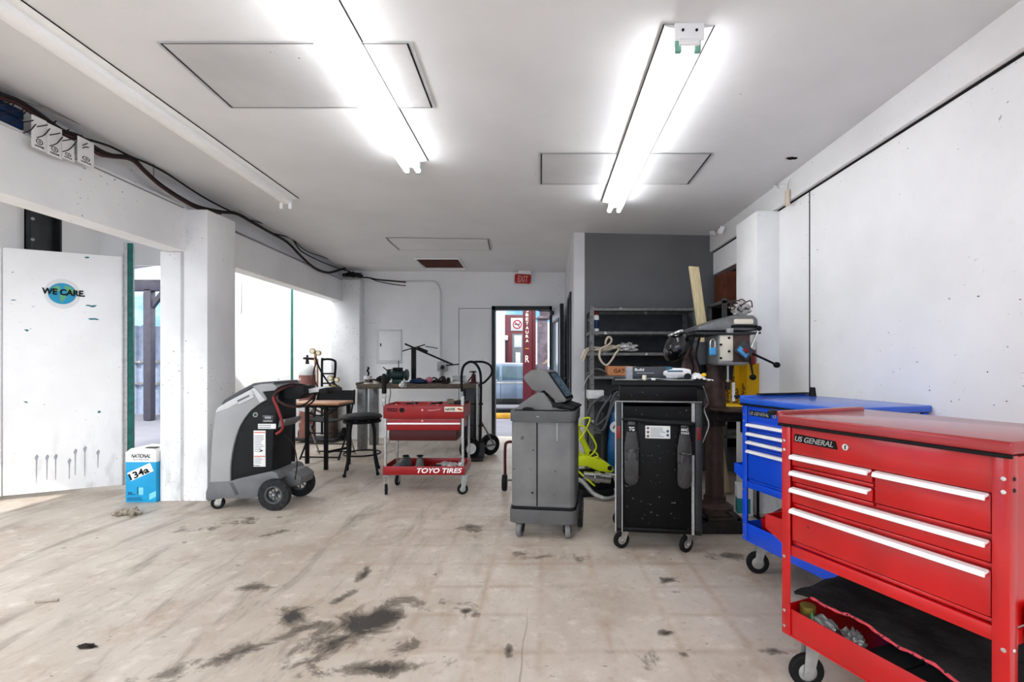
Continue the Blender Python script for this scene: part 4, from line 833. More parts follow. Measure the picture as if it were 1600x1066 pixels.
# ================================================================== STOOL, SMALL TABLE, FOLDING CHAIR
o = thing('bar_stool', 'low black round stool with splayed legs left of the red service cart', 'stool', (-2.03, 5.50, 0), .3)
m = MB(); m.lathe([(0, .0), (.19, 0), (.215, .018), (.215, .03), (.20, .05), (.12, .066), (0, .07)], (0, 0, .60), 'z', 36); m.build('seat', 'black_plastic', o)
m = MB(); m.lathe([(.15, 0), (.20, 0), (.205, .02), (.19, .028), (.15, .028)], (0, 0, .565), 'z', 36); m.cyl((0, 0, .56), (0, 0, .60), .06); m.build('seat_ring', 'black', o)
m = MB(); m.tube([(.195*math.cos(t), .195*math.sin(t), .22) for t in [2*PI*k/24 for k in range(24)]], .009, n=8, closed=True, sub=2); m.build('foot_ring', 'black', o)
for k in range(4):
    a = PI/4+PI/2*k; c, s_ = math.cos(a), math.sin(a); m = MB(); m.tube([(.15*c, .15*s_, .575), (.185*c, .185*s_, .45), (.19*c, .19*s_, .22), (.24*c, .24*s_, .015)], .013, n=10); lg = m.build('leg', 'black_plastic', o); q = MB(); q.cyl((.242*c, .242*s_, 0), (.238*c, .238*s_, .03), .018); q.build('foot_cap', 'rubber', lg)
o = thing('side_table', 'small wood-topped table on square black legs behind the recovery machine', 'table', (-2.94, 5.62, 0), -.02)
m = MB(); m.bx(0, .60, 0, .42, .742, .768, .004); m.build('tabletop', 'wood_top', o); m = MB(); m.bx(-.006, .606, -.006, .426, .730, .745, .003); m.bx(.02, .58, .02, .40, .715, .731); m.build('apron', 'black', o)
for x, y in ((.03, .03), (.42, .02), (.03, .36), (.55, .33)): m = MB(); m.bx(x, x+.04, y, y+.04, 0, .72, .003); m.build('leg', 'black', o)
m = MB(); m.cyl((.44, .04, .2), (.57, .35, .2), .016, n=8); m.build('stretcher', 'black', o)
o = thing('folding_chair', 'black folding chair with crossed metal legs behind the small table', 'chair', (-3.10, 6.35, 0), -.06)
for x in (.02, .52):
    m = MB(); m.tube([(x, -.12, .0), (x, .28, .50)], .013, smooth=False); m.build('leg', 'black', o); m = MB(); m.tube([(x+.02, .32, .0), (x+.02, .02, .50), (x+.02, .05, .56)], .012, smooth=False); m.build('leg', 'zinc', o)
    m = MB(); m.tube([(x, .20, .46), (x-.01, .30, .66), (x-.0, .34, .86)], .013); m.build('back_post', 'black', o)
for y, z, r_ in ((-.10, .03, .010), (.30, .03, .010), (.12, .30, .008), (.08, .17, .008)): m = MB(); m.cyl((.02, y, z), (.54, y, z), r_, n=8); m.build('cross_bar', 'black', o)
m = MB(); m.grid(lambda u, v: (.03+.49*u, .0+.34*v, .50-.03*math.sin(PI*u)), 10, 6, .012); m.build('seat', 'black_plastic', o)
m = MB(); m.grid(lambda u, v: (.0+.53*u, .33+.02*v-.03*math.sin(PI*u)*0+.02*math.sin(PI*u), .66+.19*v), 10, 6, .01); m.build('backrest', 'black_plastic', o)
# ================================================================== WORKBENCH AND WHAT LIES ON IT
BY = 6.80
o = thing('workbench', 'long timber-topped workbench on steel legs against the back wall', 'workbench', (-2.59, BY, 0)); WBn = Matrix.Translation((-2.59, BY, 0)); bw = 1.66; ZB = .93
m = MB(); m.bx(0, bw, 0, .62, ZB-.065, ZB, .004); m.bx(-.01, .03, 0, .62, ZB-.02, ZB+.02, .003); m.build('worktop', 'wood_dark', o)
m = MB(); m.bx(.0, .115, .03, .12, 0, ZB-.065, .004); m.build('leg', 'steel', o); m = MB(); m.bx(.0, .115, .50, .59, 0, ZB-.065, .004); m.build('leg', 'steel', o)
m = MB(); m.bx(bw-.155, bw, .03, .60, 0, ZB-.065, .004); m.build('side_panel', 'dark_steel', o); m = MB(); m.bx(bw-.19, bw-.155, .03, .1, 0, ZB-.065); m.build('leg', 'black', o)
m = MB(); m.tube([(.27, .58, ZB-.07), (.30, .56, .78), (.27, .57, .60), (.29, .55, .40), (.27, .58, .02)], .007, n=6); m.build('power_cable', 'steel', o)
def on_bench(x, y): return WBn @ Vector((x, y, ZB))
g = thing('spool_stand', 'white spool with a black drill chuck standing up, left end of workbench', 'spool', on_bench(.125, .10))
m = MB(); m.lathe([(0, 0), (.055, 0), (.055, .012), (.04, .016), (.04, .06), (.055, .064), (.055, .11), (0, .112)], (0, 0, 0), 'z', 20); m.build('spool', 'white_plastic', g); m = MB(); m.cyl((0, 0, .016), (0, 0, .06), .042); m.build('wound_tape', 'wood_dark', g); m = MB(); m.tube([(0, 0, .11), (.012, 0, .15), (-.008, 0, .18), (.008, 0, .21), (0, 0, .235)], .013, n=8); m.build('chuck', 'black', g)
g = thing('bench_grinder', 'dark green bench grinder with two wheels on the workbench', 'grinder', on_bench(.52, .18))
m = MB(); m.lathe([(0, -.09), (.055, -.088), (.07, -.06), (.07, .06), (.055, .088), (0, .09)], (0, 0, .12), 'x', 26); m.bx(-.07, .07, -.06, .06, .0, .06, .01); m.build('motor_body', 'bottle_green', g)
for s_ in (-1, 1): m = MB(); m.lathe([(0, -.018), (.07, -.018), (.082, -.01), (.082, .01), (.07, .018), (0, .018)], (s_*.125, 0, .12), 'x', 26); gw = m.build('wheel_guard', 'bottle_green', g); q = MB(); q.cyl((s_*.125-.02, -.02, .12), (s_*.125+.02, -.02, .12), .05, n=20); q.build('grinding_wheel', 'steel', gw)
m = MB(); m.bx(-.06, .06, -.05, .05, .185, .225, .006); m.build('top_box', 'black', g); m = MB(); m.cyl((.01, 0, .22), (.012, 0, .32), .006, n=8); m.build('stud', 'black', g)
m = MB(); m.tube([(-.05, -.02, .20), (-.14, -.03, .19), (-.20, -.02, .23)], .008, n=6); m.tube([(-.15, -.03, .19), (-.13, -.02, .1), (-.20, .02, .06), (-.30, .02, .05), (-.34, .03, .01)], .008, n=6); m.build('power_cable', 'black', g)
m = MB(WBn); m.blob((.24, .40, ZB+.046), (.09, .07, .05), 7, .35); m.build('tool_pile', 'iron_dark', label='dark jumble of small parts between the spool and the grinder', category='parts pile', kind='stuff')
m = MB(WBn); m.blob((.83, .12, ZB+.032), (.11, .09, .035), 3, .4); m.build('cloth_rag', 'navy', label='dark blue crumpled cloth right of the bench grinder', category='rag')
m = MB(WBn); m.blob((.66, -.045, ZB-.01), (.04, .035, .045), 13, .4); m.build('work_glove', 'foil', label='pale glove hanging over the front edge of the workbench', category='glove')
m = MB(WBn); m.blob((.965, .16, ZB+.045), (.05, .045, .045), 11, .18); m.build('cloth_ball', 'pink', label='small pink bundle in the middle of the workbench', category='cloth')
m = MB(WBn); m.blob((1.06, .40, ZB+.024), (.12, .08, .025), 15, .4); m.build('cloth_rag', 'black', label='flat black cloth spread right of the pink bundle', category='rag')
g = thing('bench_vise', 'small dark green-grey vise on the workbench', 'vise', on_bench(1.22, .12)); m = MB(); m.bx(-.05, .05, -.05, .05, 0, .03, .005); m.bx(-.06, -.02, -.04, .04, .03, .085, .008); m.bx(.01, .05, -.04, .04, .03, .085, .008); m.build('body', 'iron_dark', g); m = MB(); m.cyl((-.12, 0, .05), (.06, 0, .05), .012); m.cyl((-.11, -.05, .05), (-.11, .05, .05), .006); m.build('screw_handle', 'steel', g)
m = MB(WBn); m.bx(1.28, 1.46, .25, .42, ZB, ZB+.10, .008); m.bx(1.275, 1.465, .245, .425, ZB+.09, ZB+.105, .004); m.build('parts_bin', 'zinc', label='small open grey bin at the right of the workbench', category='bin')
m = MB(WBn); m.grid(lambda u, v: (1.27+.2*u, .02+.14*v, ZB+.004+.03*math.sin(PI*u)*v), 8, 6, .002); m.build('paper_sheet', 'paper', label='white curled sheet of paper in front of the grey bin', category='paper')
g = thing('bottle_jack', 'red bottle jack at the right end of the workbench', 'jack', on_bench(1.59, .2)); m = MB(); m.bx(-.06, .06, -.05, .05, 0, .02, .004); m.cyl((0, 0, .02), (0, 0, .13), .038, .03, 16); m.cyl((.0, 0, .13), (0, 0, .16), .015); m.build('body', 'maroon', g); m = MB(); m.cyl((0, 0, .155), (0, 0, .175), .03, n=16); m.bx(-.06, .04, -.02, .02, .155, .17, .004); m.build('saddle', 'iron_dark', g)
m = MB(); m.cyl((-.08, -.03, .02), (-.02, -.03, .10), .01); m.build('pump_socket', 'maroon', g)
for k, (pts, lb) in enumerate((([(.18, .2, .02), (.30, .1, .10), (.40, .12, .02), (.34, .06, .015), (.22, .05, .06), (.15, .1, .015)], 'black cable loop heaped left of the bench grinder'), ([(.72, .3, .015), (.80, .25, .07), (.92, .3, .02), (1.02, .24, .08), (1.12, .22, .015)], 'black cable snaking behind the pink bundle on the bench'), ([(1.08, .06, .012), (1.14, .05, .07), (1.20, .03, .10), (1.24, .03, .012)], 'short dark hose end in front of the vise'))):
    m = MB(WBn); m.tube([(x, y, ZB+z) for x, y, z in pts], .011, n=7); m.build('bench_cable', 'wire', label=lb, category='cable')
g = thing('masking_roll', 'pale tape roll lying behind the drill chuck spool', 'tape', on_bench(.24, .12)); m = MB(); m.lathe([(.03, 0), (.055, 0), (.055, .035), (.03, .035), (.03, 0)], n=24); m.build('tape', 'offwhite', g)
g = thing('pipe_bender', 'tall black T-shaped stand with a long bar rising from the workbench', 'stand', on_bench(.70, .35))
m = MB(); m.bx(-.03, .03, -.03, .03, 0, .50, .003); m.build('post', 'iron_dark', g); m = MB(); m.bx(-.08, .08, -.08, .08, 0, .012, .002); m.build('base_plate', 'iron_dark', g)
m = MB(); m.cyl((-.12, -.03, .565), (.58, -.06, .265), .013, n=8); m.box((.13, -.03, .475), (.16, .04, .05), (0, .40, 0), .004); m.build('long_bar', 'iron_dark', g); m = MB(); m.cyl((-.15, -.06, .46), (.17, -.02, .555), .008, n=8); m.cyl((.18, -.04, .53), (.36, -.06, .50), .006, n=6); m.build('cross_rod', 'iron_dark', g)
m = MB(); m.cyl((.50, -.16, .255), (.64, .05, .27), .009, n=6); m.build('end_rod', 'iron_dark', g)
# ================================================================== HAND TRUCK
HT = 6.25
o = thing('hand_truck', 'black two-wheeled hand truck with curved handles by the workbench end', 'hand truck', (-.98, HT, 0), 0)
m = MB(); m.tube([(-.06, .0, .86), (-.065, .0, 1.06), (-.04, .0, 1.18), (.03, .02, 1.235), (.10, .03, 1.22), (.16, .03, 1.13), (.175, .04, .98), (.17, .05, .60), (.16, .06, .12)], .016, n=10); m.build('frame_hoop', 'black', o)
m = MB(); m.tube([(.05, .02, 1.235), (.20, .1, 1.235), (.29, .14, 1.18), (.30, .12, 1.08), (.22, .08, .98), (.14, .06, .92), (.10, .06, .70), (.09, .06, .12)], .014, n=10); m.build('rear_handle', 'black', o)
m = MB(); m.cyl((.13, .05, .10), (.13, .05, .95), .018); m.build('centre_post', 'zinc', o)
for z in (.70, .42, .22): m = MB(); m.cyl((.0, .05, z), (.20, .05, z), .012, n=8); m.build('cross_bar', 'black', o)
m = MB(); m.cyl((.16, .06, .5), (.33, .16, .16), .011, n=8); m.build('axle_brace', 'steel', o); m = MB(); m.bx(-.06, .22, -.16, .05, .02, .03); m.bx(-.06, .22, .04, .05, .02, .2); m.build('toe_plate', 'dark_steel', o)
m = MB(); m.cyl((.06, .0, .14), (.34, .28, .14), .012, n=8); m.build('axle', 'steel', o)
def tilted_wheel(c):
    t = MB(); t.lathe([(.07, -.035), (.10, -.042), (.13, -.034), (.14, -.015), (.14, .015), (.13, .034), (.10, .042), (.07, .035)], (0, 0, 0), 'x', 32); t.bm.transform(Matrix.Translation(c) @ Matrix.Rotation(-.95, 4, 'Z')); q = t.build('wheel', 'rubber', o)
    h = MB(); h.lathe([(0, -.03), (.03, -.032), (.034, -.018), (.06, -.02), (.072, -.034), (.074, .034), (.06, .02), (.034, .018), (.03, .032), (0, .03)], (0, 0, 0), 'x', 24); h.bm.transform(Matrix.Translation(c) @ Matrix.Rotation(-.95, 4, 'Z')); h.build('rim', 'white_plastic', q)
tilted_wheel((.04, .0, .14)); tilted_wheel((.26, .30, .14))
# ================================================================== GAS WELDING SET in the bay
o = thing('welding_trolley', 'gas welding trolley with a tall reddish cylinder and brass gauges', 'trolley', (-3.60, 7.62, 0))
m = MB(); m.lathe([(0, 0), (.115, 0), (.12, .02), (.12, .98), (.115, 1.04), (.08, 1.10), (.035, 1.13), (0, 1.135)], (-.06, 0, .07), 'z', 28); cy = m.build('gas_cylinder', 'cylinder_rust', o)
m = MB(); m.lathe([(.122, 0), (.122, .03), (.117, .085), (.082, .145), (.04, .17), (0, .172)], (-.06, 0, 1.03), 'z', 28); m.build('painted_collar', 'white_plastic', cy)
m = MB(); m.cyl((-.06, 0, 1.19), (-.06, 0, 1.27), .03, .02); m.cyl((-.06, 0, 1.26), (-.06, 0, 1.34), .015); m.cyl((-.12, 0, 1.29), (.05, 0, 1.28), .018); m.build('valve', 'iron_dark', cy)
m = MB(); m.lathe([(0, 0), (.085, 0), (.085, .60), (.06, .68), (.03, .70), (0, .70)], (.30, .05, .07), 'z', 24); c2 = m.build('gas_cylinder', 'rust_brown', o); m = MB(); m.cyl((.30, .05, .76), (.30, .05, .88), .02); m.cyl((.26, .02, .86), (.42, .02, .86), .015); m.build('valve', 'brass', c2)
def gauge(x, z, r, y=-.06): m = MB(); m.cyl((x, y, z), (x, y-.035, z), r, n=20); q = m.build('gauge', 'brass', o); m = MB(); m.cyl((x, y-.034, z), (x, y-.037, z), r*.75, n=20); m.build('gauge_face', 'offwhite', q)
gauge(.06, 1.40, .042); gauge(.15, 1.37, .038); gauge(.33, .985, .042); gauge(.43, .96, .038)
m = MB(); m.cyl((.09, -.05, 1.20), (.09, -.05, 1.40), .02); m.cyl((.12, -.05, .60), (.12, -.05, 1.28), .013); m.build('torch_pipe', 'wood_top', o)
m = MB(); m.tube([(.14, .06, .1), (.14, .06, 1.18), (.17, .06, 1.27), (.32, .06, 1.26), (.35, .06, 1.16), (.31, .06, .70), (.30, .06, .1)], .018, n=8); m.build('frame', 'black', o)
for z in (1.05, .9, .5): m = MB(); m.cyl((.13, .06, z), (.32, .06, z), .012, n=8); m.build('cross_bar', 'black', o)
m = MB(); m.bx(-.2, .42, -.14, .18, .03, .07, .01); m.build('base_plate', 'dark_steel', o)
for x in (-.22, .45): m = MB(); m.cyl((x-.02, .16, .1), (x+.02, .16, .1), .1, n=24); m.build('wheel', 'rubber', o)
for k, pts in enumerate(([(.1, -.08, 1.3), (.2, -.12, 1.1), (.32, -.1, .9), (.45, -.12, .75), (.5, -.1, .6), (.35, -.14, .5), (.1, -.15, .62), (.2, -.14, .8), (.4, -.12, .7)], [(.12, -.08, 1.25), (.1, -.13, 1.0), (.25, -.13, .72), (.45, -.12, .62), (.4, -.12, .45), (.2, -.15, .48), (.05, -.15, .6), (.15, -.13, .75)], [(.35, -.06, .92), (.45, -.1, .85), (.5, -.1, .65), (.42, -.13, .5), (.2, -.16, .42), (.0, -.15, .5), (.1, -.14, .66)])):
    m = MB(); m.tube(pts, .013, n=7); m.build('gas_hose', ('black', 'wire_red', 'black')[k], o)
m = MB(); m.blob((.0, -.16, .52), (.09, .03, .05), 21, .4); m.build('glove_bundle', 'white_plastic', o, angle=180)
# ================================================================== CYAN CARTON AND THINGS ON THE FLOOR
o = thing('refrigerant_carton', 'blue and white cardboard carton on the floor against the left door jamb', 'carton', (-3.695, 4.352, 0), .0)
m = MB(); m.bx(0, .268, 0, .26, 0, .365, .002); m.build('carton', 'carton_cyan', o); m = MB(); m.bx(-.0005, .2685, -.0005, .2605, .355, .445, .002); m.build('white_band', 'white', o)
m = MB(); m.prism([(0, .445), (.268, .445), (.235, .47), (.04, .475)], .01, .25, 'xz'); tp = m.build('top_flap', 'paper', o); m = MB(); m.box((.19, .06, .476), (.09, .05, .006)); m.build('hand_hole', 'black', tp)
text('lettering', 'NATIONAL', 'ink', o, (.05, -.001, .392), (1, 0, 0), (0, 0, 1), .17, .036, .001, shear=.3, bold=.02); text('lettering', 'AUTOMOTIVE', 'ink', o, (.065, -.001, .372), (1, 0, 0), (0, 0, 1), .14, .010, .001)
ca, sa = math.cos(.42), math.sin(.42); m = MB(); m.box((.132, -.001, .268), (.22, .002, .078), (0, -.42, 0)); m.build('print_panel', 'white', o)
text('lettering', '134a', 'ink', o, (.047, -.0025, .192), (ca, 0, sa), (-sa, 0, ca), .185, .06, .001, bold=.03)
text('lettering', '30', 'carton_navy', o, (.018, -.001, .065), (1, 0, 0), (0, 0, 1), .04, .028, .001, bold=.02); text('lettering', 'LBS', 'carton_navy', o, (.062, -.001, .065), (1, 0, 0), (0, 0, 1), .02, .01, .001)
m = MB(); m.bx(.115, .158, -.002, 0, .065, .132, .002); m.build('print_canister', 'carton_light', o); m = MB(); m.bx(.104, .113, -.002, 0, .07, .135); m.build('print_shade', 'carton_navy', o)
m = MB(); m.bx(.015, .15, -.001, 0, .018, .024); m.bx(.015, .14, -.001, 0, .034, .041); m.build('print', 'carton_navy', o); m = MB(); m.prism([(.21, .02), (.268, .05), (.268, .10), (.21, .075)], -.001, 0, 'xz'); m.build('print_wave', 'carton_light', o)
Yr = fy(806); xr = (200-CX)/F*Yr
for k in range(1):
    m = MB(); rr = random.Random(3)
    for j in range(7):
        c = Vector((xr+rr.uniform(-.08, .08), Yr+rr.uniform(-.06, .06), .018)); a = rr.uniform(0, PI); m.tube([c+Vector((math.cos(a)*t, math.sin(a)*t, .012*math.sin(t*60+j)+.004)) for t in (-.07, -.035, 0, .035, .07)], .012, n=6)
    m.build('floor_rag', 'rag_cloth', label='small twisted rag lying on the floor in front of the blue carton', category='rag')
Yr = fy(943); xr = (70-CX)/F*Yr; m = MB(); m.cyl((xr-.05, Yr, .008), (xr+.05, Yr+.02, .008), .006, n=8); m.build('wood_splinter', 'rag_cloth', label='thin pale stick on the floor at the lower left', category='stick')
Yr = fy(1012); xr = (135-CX)/F*Yr; m = MB(); m.blob((xr, Yr, .006), (.035, .015, .008), 5, .4); m.build('dirt_clump', 'iron_dark', label='small dark scrap on the floor near the bottom left corner', category='scrap')
# red hand truck mostly hidden behind the grey machine
o = thing('hand_truck', 'dark red hand truck mostly hidden behind the grey service machine', 'hand truck', (-.33, 4.75, 0), 0)
m = MB(); m.tube([(-.045, 0, .12), (-.045, 0, .40), (-.03, 0, .46), (.02, 0, .47)], .014, n=8); m.build('frame_hoop', 'cart_dark_red', o); m = MB(); m.cyl((-.04, 0, .10), (.24, 0, .10), .01); m.build('axle', 'steel', o); m = MB(); m.cyl((.24, 0, .12), (.24, 0, .46), .014); m.cyl((.02, 0, .46), (.24, 0, .46), .014); m.build('frame_side', 'cart_dark_red', o)
for x in (-.05, .25): m = MB(); m.lathe([(.0, -.022), (.07, -.024), (.078, -.012), (.078, .012), (.07, .024), (0, .022)], (x, 0, .078), 'x', 24); m.build('wheel', 'rubber', o)
# ================================================================== STEEL SHELVING against the dark partition
SY, SX0, SX1 = 5.12, .475, 1.60
o = thing('steel_shelving', 'tall grey steel shelving unit against the dark partition wall', 'shelving', (SX0, SY, 0)); sw, sd = SX1-SX0, .42
for x in (0, sw):
    for y in (0, sd):
        sx, sy = (1 if x == 0 else -1), (1 if y == 0 else -1); m = MB(); m.bx(x, x+sx*.045, y, y+sy*.003, 0, 1.82); m.bx(x, x+sx*.003, y, y+sy*.04, 0, 1.82); po = m.build('post', 'shelf_steel', o)
        if y == 0:
            q = MB()
            for k in range(20): q.cyl((x+sx*.022, -.001, .12+.088*k), (x+sx*.022, .001, .12+.088*k), .006, n=8)
            q.build('slot_row', 'gap', po)
for z in (1.80, 1.555, 1.335, 1.09, .855, .52, .12): m = MB(); m.bx(.003, sw-.003, .003, sd-.003, z-.0, z+.004); m.bx(.003, sw-.003, .003, .006, z-.028, z+.004); m.bx(.003, sw-.003, sd-.006, sd-.003, z-.028, z+.004); m.bx(.003, .006, .006, sd-.006, z-.028, z+.004); m.bx(sw-.006, sw-.003, .006, sd-.006, z-.028, z+.004); m.build('shelf', 'shelf_steel', o)
m = MB(); m.bx(.002, sw-.002, sd+.001, sd+.004, .1, 1.80); m.build('back_panel', 'shelf_dark', o)
SH = lambda x, y, z: Vector((SX0+x, SY+y, z+.0045))
g = thing('spray_can', 'blue and white spray can with red cap on the top shelf level', 'spray can', SH(.075, .08, 1.555)); m = MB(); m.lathe([(0, 0), (.030, 0), (.032, .004), (.032, .155), (.026, .172), (.014, .178), (0, .178)], n=20); m.build('can', 'white', g); m = MB(); m.lathe([(.0325, .03), (.0325, .12)], n=20); m.build('blue_band', 'navy', g); m = MB(); m.lathe([(0, .172), (.028, .172), (.028, .205), (.012, .22), (0, .22)], n=16); m.build('cap', 'reflector_red', g); m = MB(); m.cyl((.0, -.01, .215), (.07, -.01, .225), .004, n=6); m.build('straw', 'exit_red', g)
def ropep(l): return [Vector(((905+x/13.33-CX)/F*(SY-.02)+0, SY-.02+dy, H-(520+y/13.33-CY)/F*(SY-.02))) for x, y, dy in l]
m = MB(); m.tube(ropep([(30, 550, -.02), (75, 480, -.03), (90, 400, -.03), (160, 345, .0), (280, 300, .10), (420, 310, .12), (560, 320, .05), (700, 270, .08), (800, 300, .08), (810, 360, -.03), (740, 440, -.06), (660, 570, -.06), (560, 675, -.05), (460, 610, -.05), (410, 500, -.05), (420, 400, -.04), (450, 350, .02), (520, 300, .05), (620, 250, .03), (675, 170, .0), (650, 100, .0), (600, 95, .0), (560, 160, .0), (550, 240, .02)]), .011, n=8)
m.tube(ropep([(80, 600, -.03), (110, 480, -.03), (150, 400, -.01), (260, 345, .08), (400, 380, .14), (560, 390, .15), (700, 350, .13), (850, 260, .1), (940, 290, .1)]), .011, n=8); m.tube(ropep([(280, 370, .05), (420, 345, .07), (600, 350, .06), (760, 310, .08), (900, 350, .1)]), .011, n=8)
m.build('rope', 'rope', label='coiled cream rope spilling over the left post of the shelving', category='rope')
m = MB(); m.blob(SH(.40, .09, 1.335+.05), (.085, .06, .048), 31, .5, fr=4); m.build('plastic_bag', 'foil', label='crinkled silver-white plastic on the shelf at the right end of the rope', category='bag')
g = thing('gator_carton', 'orange carton lettered in brown on the shelf below the rope', 'carton', SH(.19, .04, 1.09)); m = MB(); m.bx(0, .30, 0, .2, 0, .10, .002); m.build('carton', 'gator_orange', g); text('lettering', 'GATOR', 'rust', g, (.065, -.0008, .03), (1, 0, 0), (0, 0, 1), .20, .042, .001, bold=.03)
m = MB(); m.grid(lambda u, v: SH(-.03+.28*u, .02+.14*v, 1.09+.075*math.sin(PI*min(1, u+.1))*(1-.5*v)), 12, 6, .003); m.build('plastic_sheet', 'zinc', label='grey folded sheet beside the orange lettered carton', category='sheet')
m = MB(); m.tube([SH(.03, -.02, 1.12), SH(-.02, -.04, 1.08), SH(-.06, -.05, 1.0), SH(-.07, -.05, .93)], .006, n=6); m.build('cable_end', 'zinc', label='grey cable end dangling from the shelf beside the left shelving post', category='cable')
m = MB(); m.box(SH(.055, -.0, .855+.045), (.16, .12, .085), (0, 0, .12), .003); m.build('small_carton', 'white_plastic', label='small plain white box poking past the left shelving post', category='box')
m = MB(); m.tube([SH(.35, .1, 1.12), SH(.45, .08, 1.19), SH(.55, .1, 1.17), SH(.62, .1, 1.20), SH(.66, .1, 1.12)], .008, n=6); m.build('black_cable', 'black', label='black cable on the shelf above the dark product carton', category='cable')
# ================================================================== PRESSURE WASHER
g = thing('pressure_washer', 'lime yellow and black pressure washer lying by the shelving foot', 'pressure washer', (.44, 4.62, 0), .12)
m = MB(); m.lathe([(0, -.17), (.09, -.165), (.115, -.10), (.115, .10), (.09, .165), (0, .17)], (0, 0, .125), 'x', 26); m.bx(-.2, .2, -.12, .12, .0, .08, .03, 3); m.build('motor_body', 'black_plastic', g)
m = MB(); m.prism([(-.24, .34), (-.20, .38), (-.05, .375), (.10, .33), (.185, .27), (.20, .235), (.17, .215), (.05, .235), (-.05, .28), (-.24, .29)], -.10, .08, 'xz', bev=.012); m.build('top_cover', 'lime', g)
m = MB(); m.cyl((.155, -.108, .262), (.155, -.10, .262), .022); m.build('knob', 'black_plastic', g)
m = MB(); m.cyl((-.1, -.12, .20), (.15, -.13, .17), .045, n=18); m.cyl((.0, -.13, .19), (.05, -.13, .185), .055, n=18); m.cyl((.10, -.13, .215), (.22, -.13, .19), .022); m.build('pump', 'chrome', g)
m = MB(); m.cyl((.18, -.14, .18), (.27, -.17, .03), .008); m.build('lance', 'zinc', g); m = MB(); m.cyl((.255, -.165, .055), (.275, -.172, .02), .012); m.build('lance_tip', 'orange', g)
m = MB(); m.tube([(-.22, -.14, .19), (-.12, -.16, .165), (-.02, -.2, .06), (.08, -.24, .022), (.18, -.2, .022), (.26, -.16, .02)], .020, n=10); m.build('water_hose', 'zinc', g)
g2 = [(-.10, 0, .55), (-.08, -.05, .70), (.0, -.06, .72), (-.06, -.06, .58), (-.14, -.04, .46), (-.11, -.03, .37), (-.0, -.03, .37), (.06, -.05, .46), (.0, -.06, .58), (-.08, -.06, .66), (-.15, -.05, .60), (-.12, -.04, .44), (.0, -.04, .36), (.08, -.04, .37), (.04, -.03, .42)]
m = MB(); m.tube([(x-.03, y-.04, z) for x, y, z in g2], .008, n=7); m.build('yellow_cord', 'lime', g)
m = MB(); m.tube([(-.24, -.13, .30), (-.16, -.14, .26), (-.06, -.16, .17), (-.0, -.17, .12)], .008, n=7); m.build('yellow_cord', 'lime', g)
m = MB(); m.cyl((-.12, .0, .60), (-.02, -.0, .38), .022, .03, 14); m.build('spray_grip', 'lime', g); m = MB(); m.cyl((-.02, 0, .40), (.02, .0, .30), .03); m.bx(-.2, -.12, -.03, .03, .2, .5, .01); m.build('grip_base', 'black_plastic', g)
# welder behind
g = thing('welding_machine', 'upright blue welding machine with a round white badge beside the black cabinet', 'welder', (.625, 4.93, 0), .0)
m = MB(); m.prism([(0, .10), (.0, .40), (.03, .72), (.10, .80), (.30, .80), (.30, .10)], -.10, .17, 'xz', bev=.02); m.build('housing', 'welder_blue', g); m = MB(); m.bx(-.035, .0, -.08, .2, .12, .74, .01); m.build('front_panel', 'black_plastic', g)
m = MB(); m.cyl((.075, -.105, .60), (.075, -.101, .60), .055, n=28); bd = m.build('badge', 'white', g); m = MB(); m.prism([(.045, .585), (.062, .585), (.075, .615), (.085, .615), (.078, .585), (.095, .585), (.108, .63), (.07, .63)], -.107, -.105, 'xz'); m.build('emblem', 'navy', bd)
for k, pts in enumerate(([(.02, -.1, .86), (-.05, -.13, .9), (-.16, -.14, .82), (-.2, -.14, .70), (-.12, -.13, .62), (.0, -.12, .72), (.04, -.12, .88), (.1, -.1, .95)], [(.12, -.12, .95), (.06, -.14, .85), (.0, -.14, .70), (-.05, -.14, .58), (-.12, -.13, .60), (-.08, -.12, .75), (.04, -.11, .92)], [(.10, -.13, .94), (.13, -.14, .80), (.16, -.13, .62)])):
    m = MB(); m.tube(pts, .013, n=8); m.build('weld_cable', 'machine_slate', g)
m = MB(); m.tube([(.05, 0, .80), (.05, 0, .93), (.10, 0, .96), (.24, 0, .96), (.28, 0, .92), (.28, 0, .80)], .014); m.build('carry_handle', 'black_plastic', g)
for x in (.05, .25): m = MB(); m.cyl((x, -.11, .07), (x, -.07, .07), .07, n=20); m.build('wheel', 'rubber', g); m = MB(); m.cyl((x, .12, .07), (x, .16, .07), .07, n=20); m.build('wheel', 'rubber', g)
# ================================================================== DRILL PRESS
DX, DY = 1.35, 3.90
o = thing('drill_press', 'old brown pillar drill press with three black ball handles', 'drill press', (DX, DY, 0)); D_ = Matrix.Translation((DX, DY, 0))
m = MB(); m.bx(-.24, .12, -.36, .17, 0, .09, .015, 2); m.build('base', 'iron_dark', o); m = MB(); m.bx(-.18, .08, -.32, -.29, .09, .1); m.bx(-.18, -.155, -.32, -.13, .09, .1); m.bx(.055, .08, -.32, -.13, .09, .1); m.bx(-.12, .02, -.25, -.13, .09, .098); m.build('base_slots', 'rust_brown', o)
m = MB(); m.lathe([(.14, .085), (.14, .11), (.11, .13), (.085, .14), (.085, .18), (0, .18)], n=28); m.build('column_foot', 'rust_brown', o)
m = MB(); m.cyl((0, 0, .12), (0, 0, 1.22), .072, .066, 28); m.build('column', 'rust_brown', o); m = MB(); m.lathe([(.068, .0), (.086, .004), (.078, .26), (.068, .265)], (0, 0, .92-.03), 'z', 28); m.cyl((0, 0, 1.13), (0, 0, 1.16), .080, n=28); m.build('sleeve', 'rust_brown', o)
m = MB(); m.lathe([(0, -.02), (.17, -.018), (.185, -.006), (.185, .008), (.175, .012), (0, .012)], (.115, -.10, .88), 'z', 36); m.build('table', 'rust_brown', o)
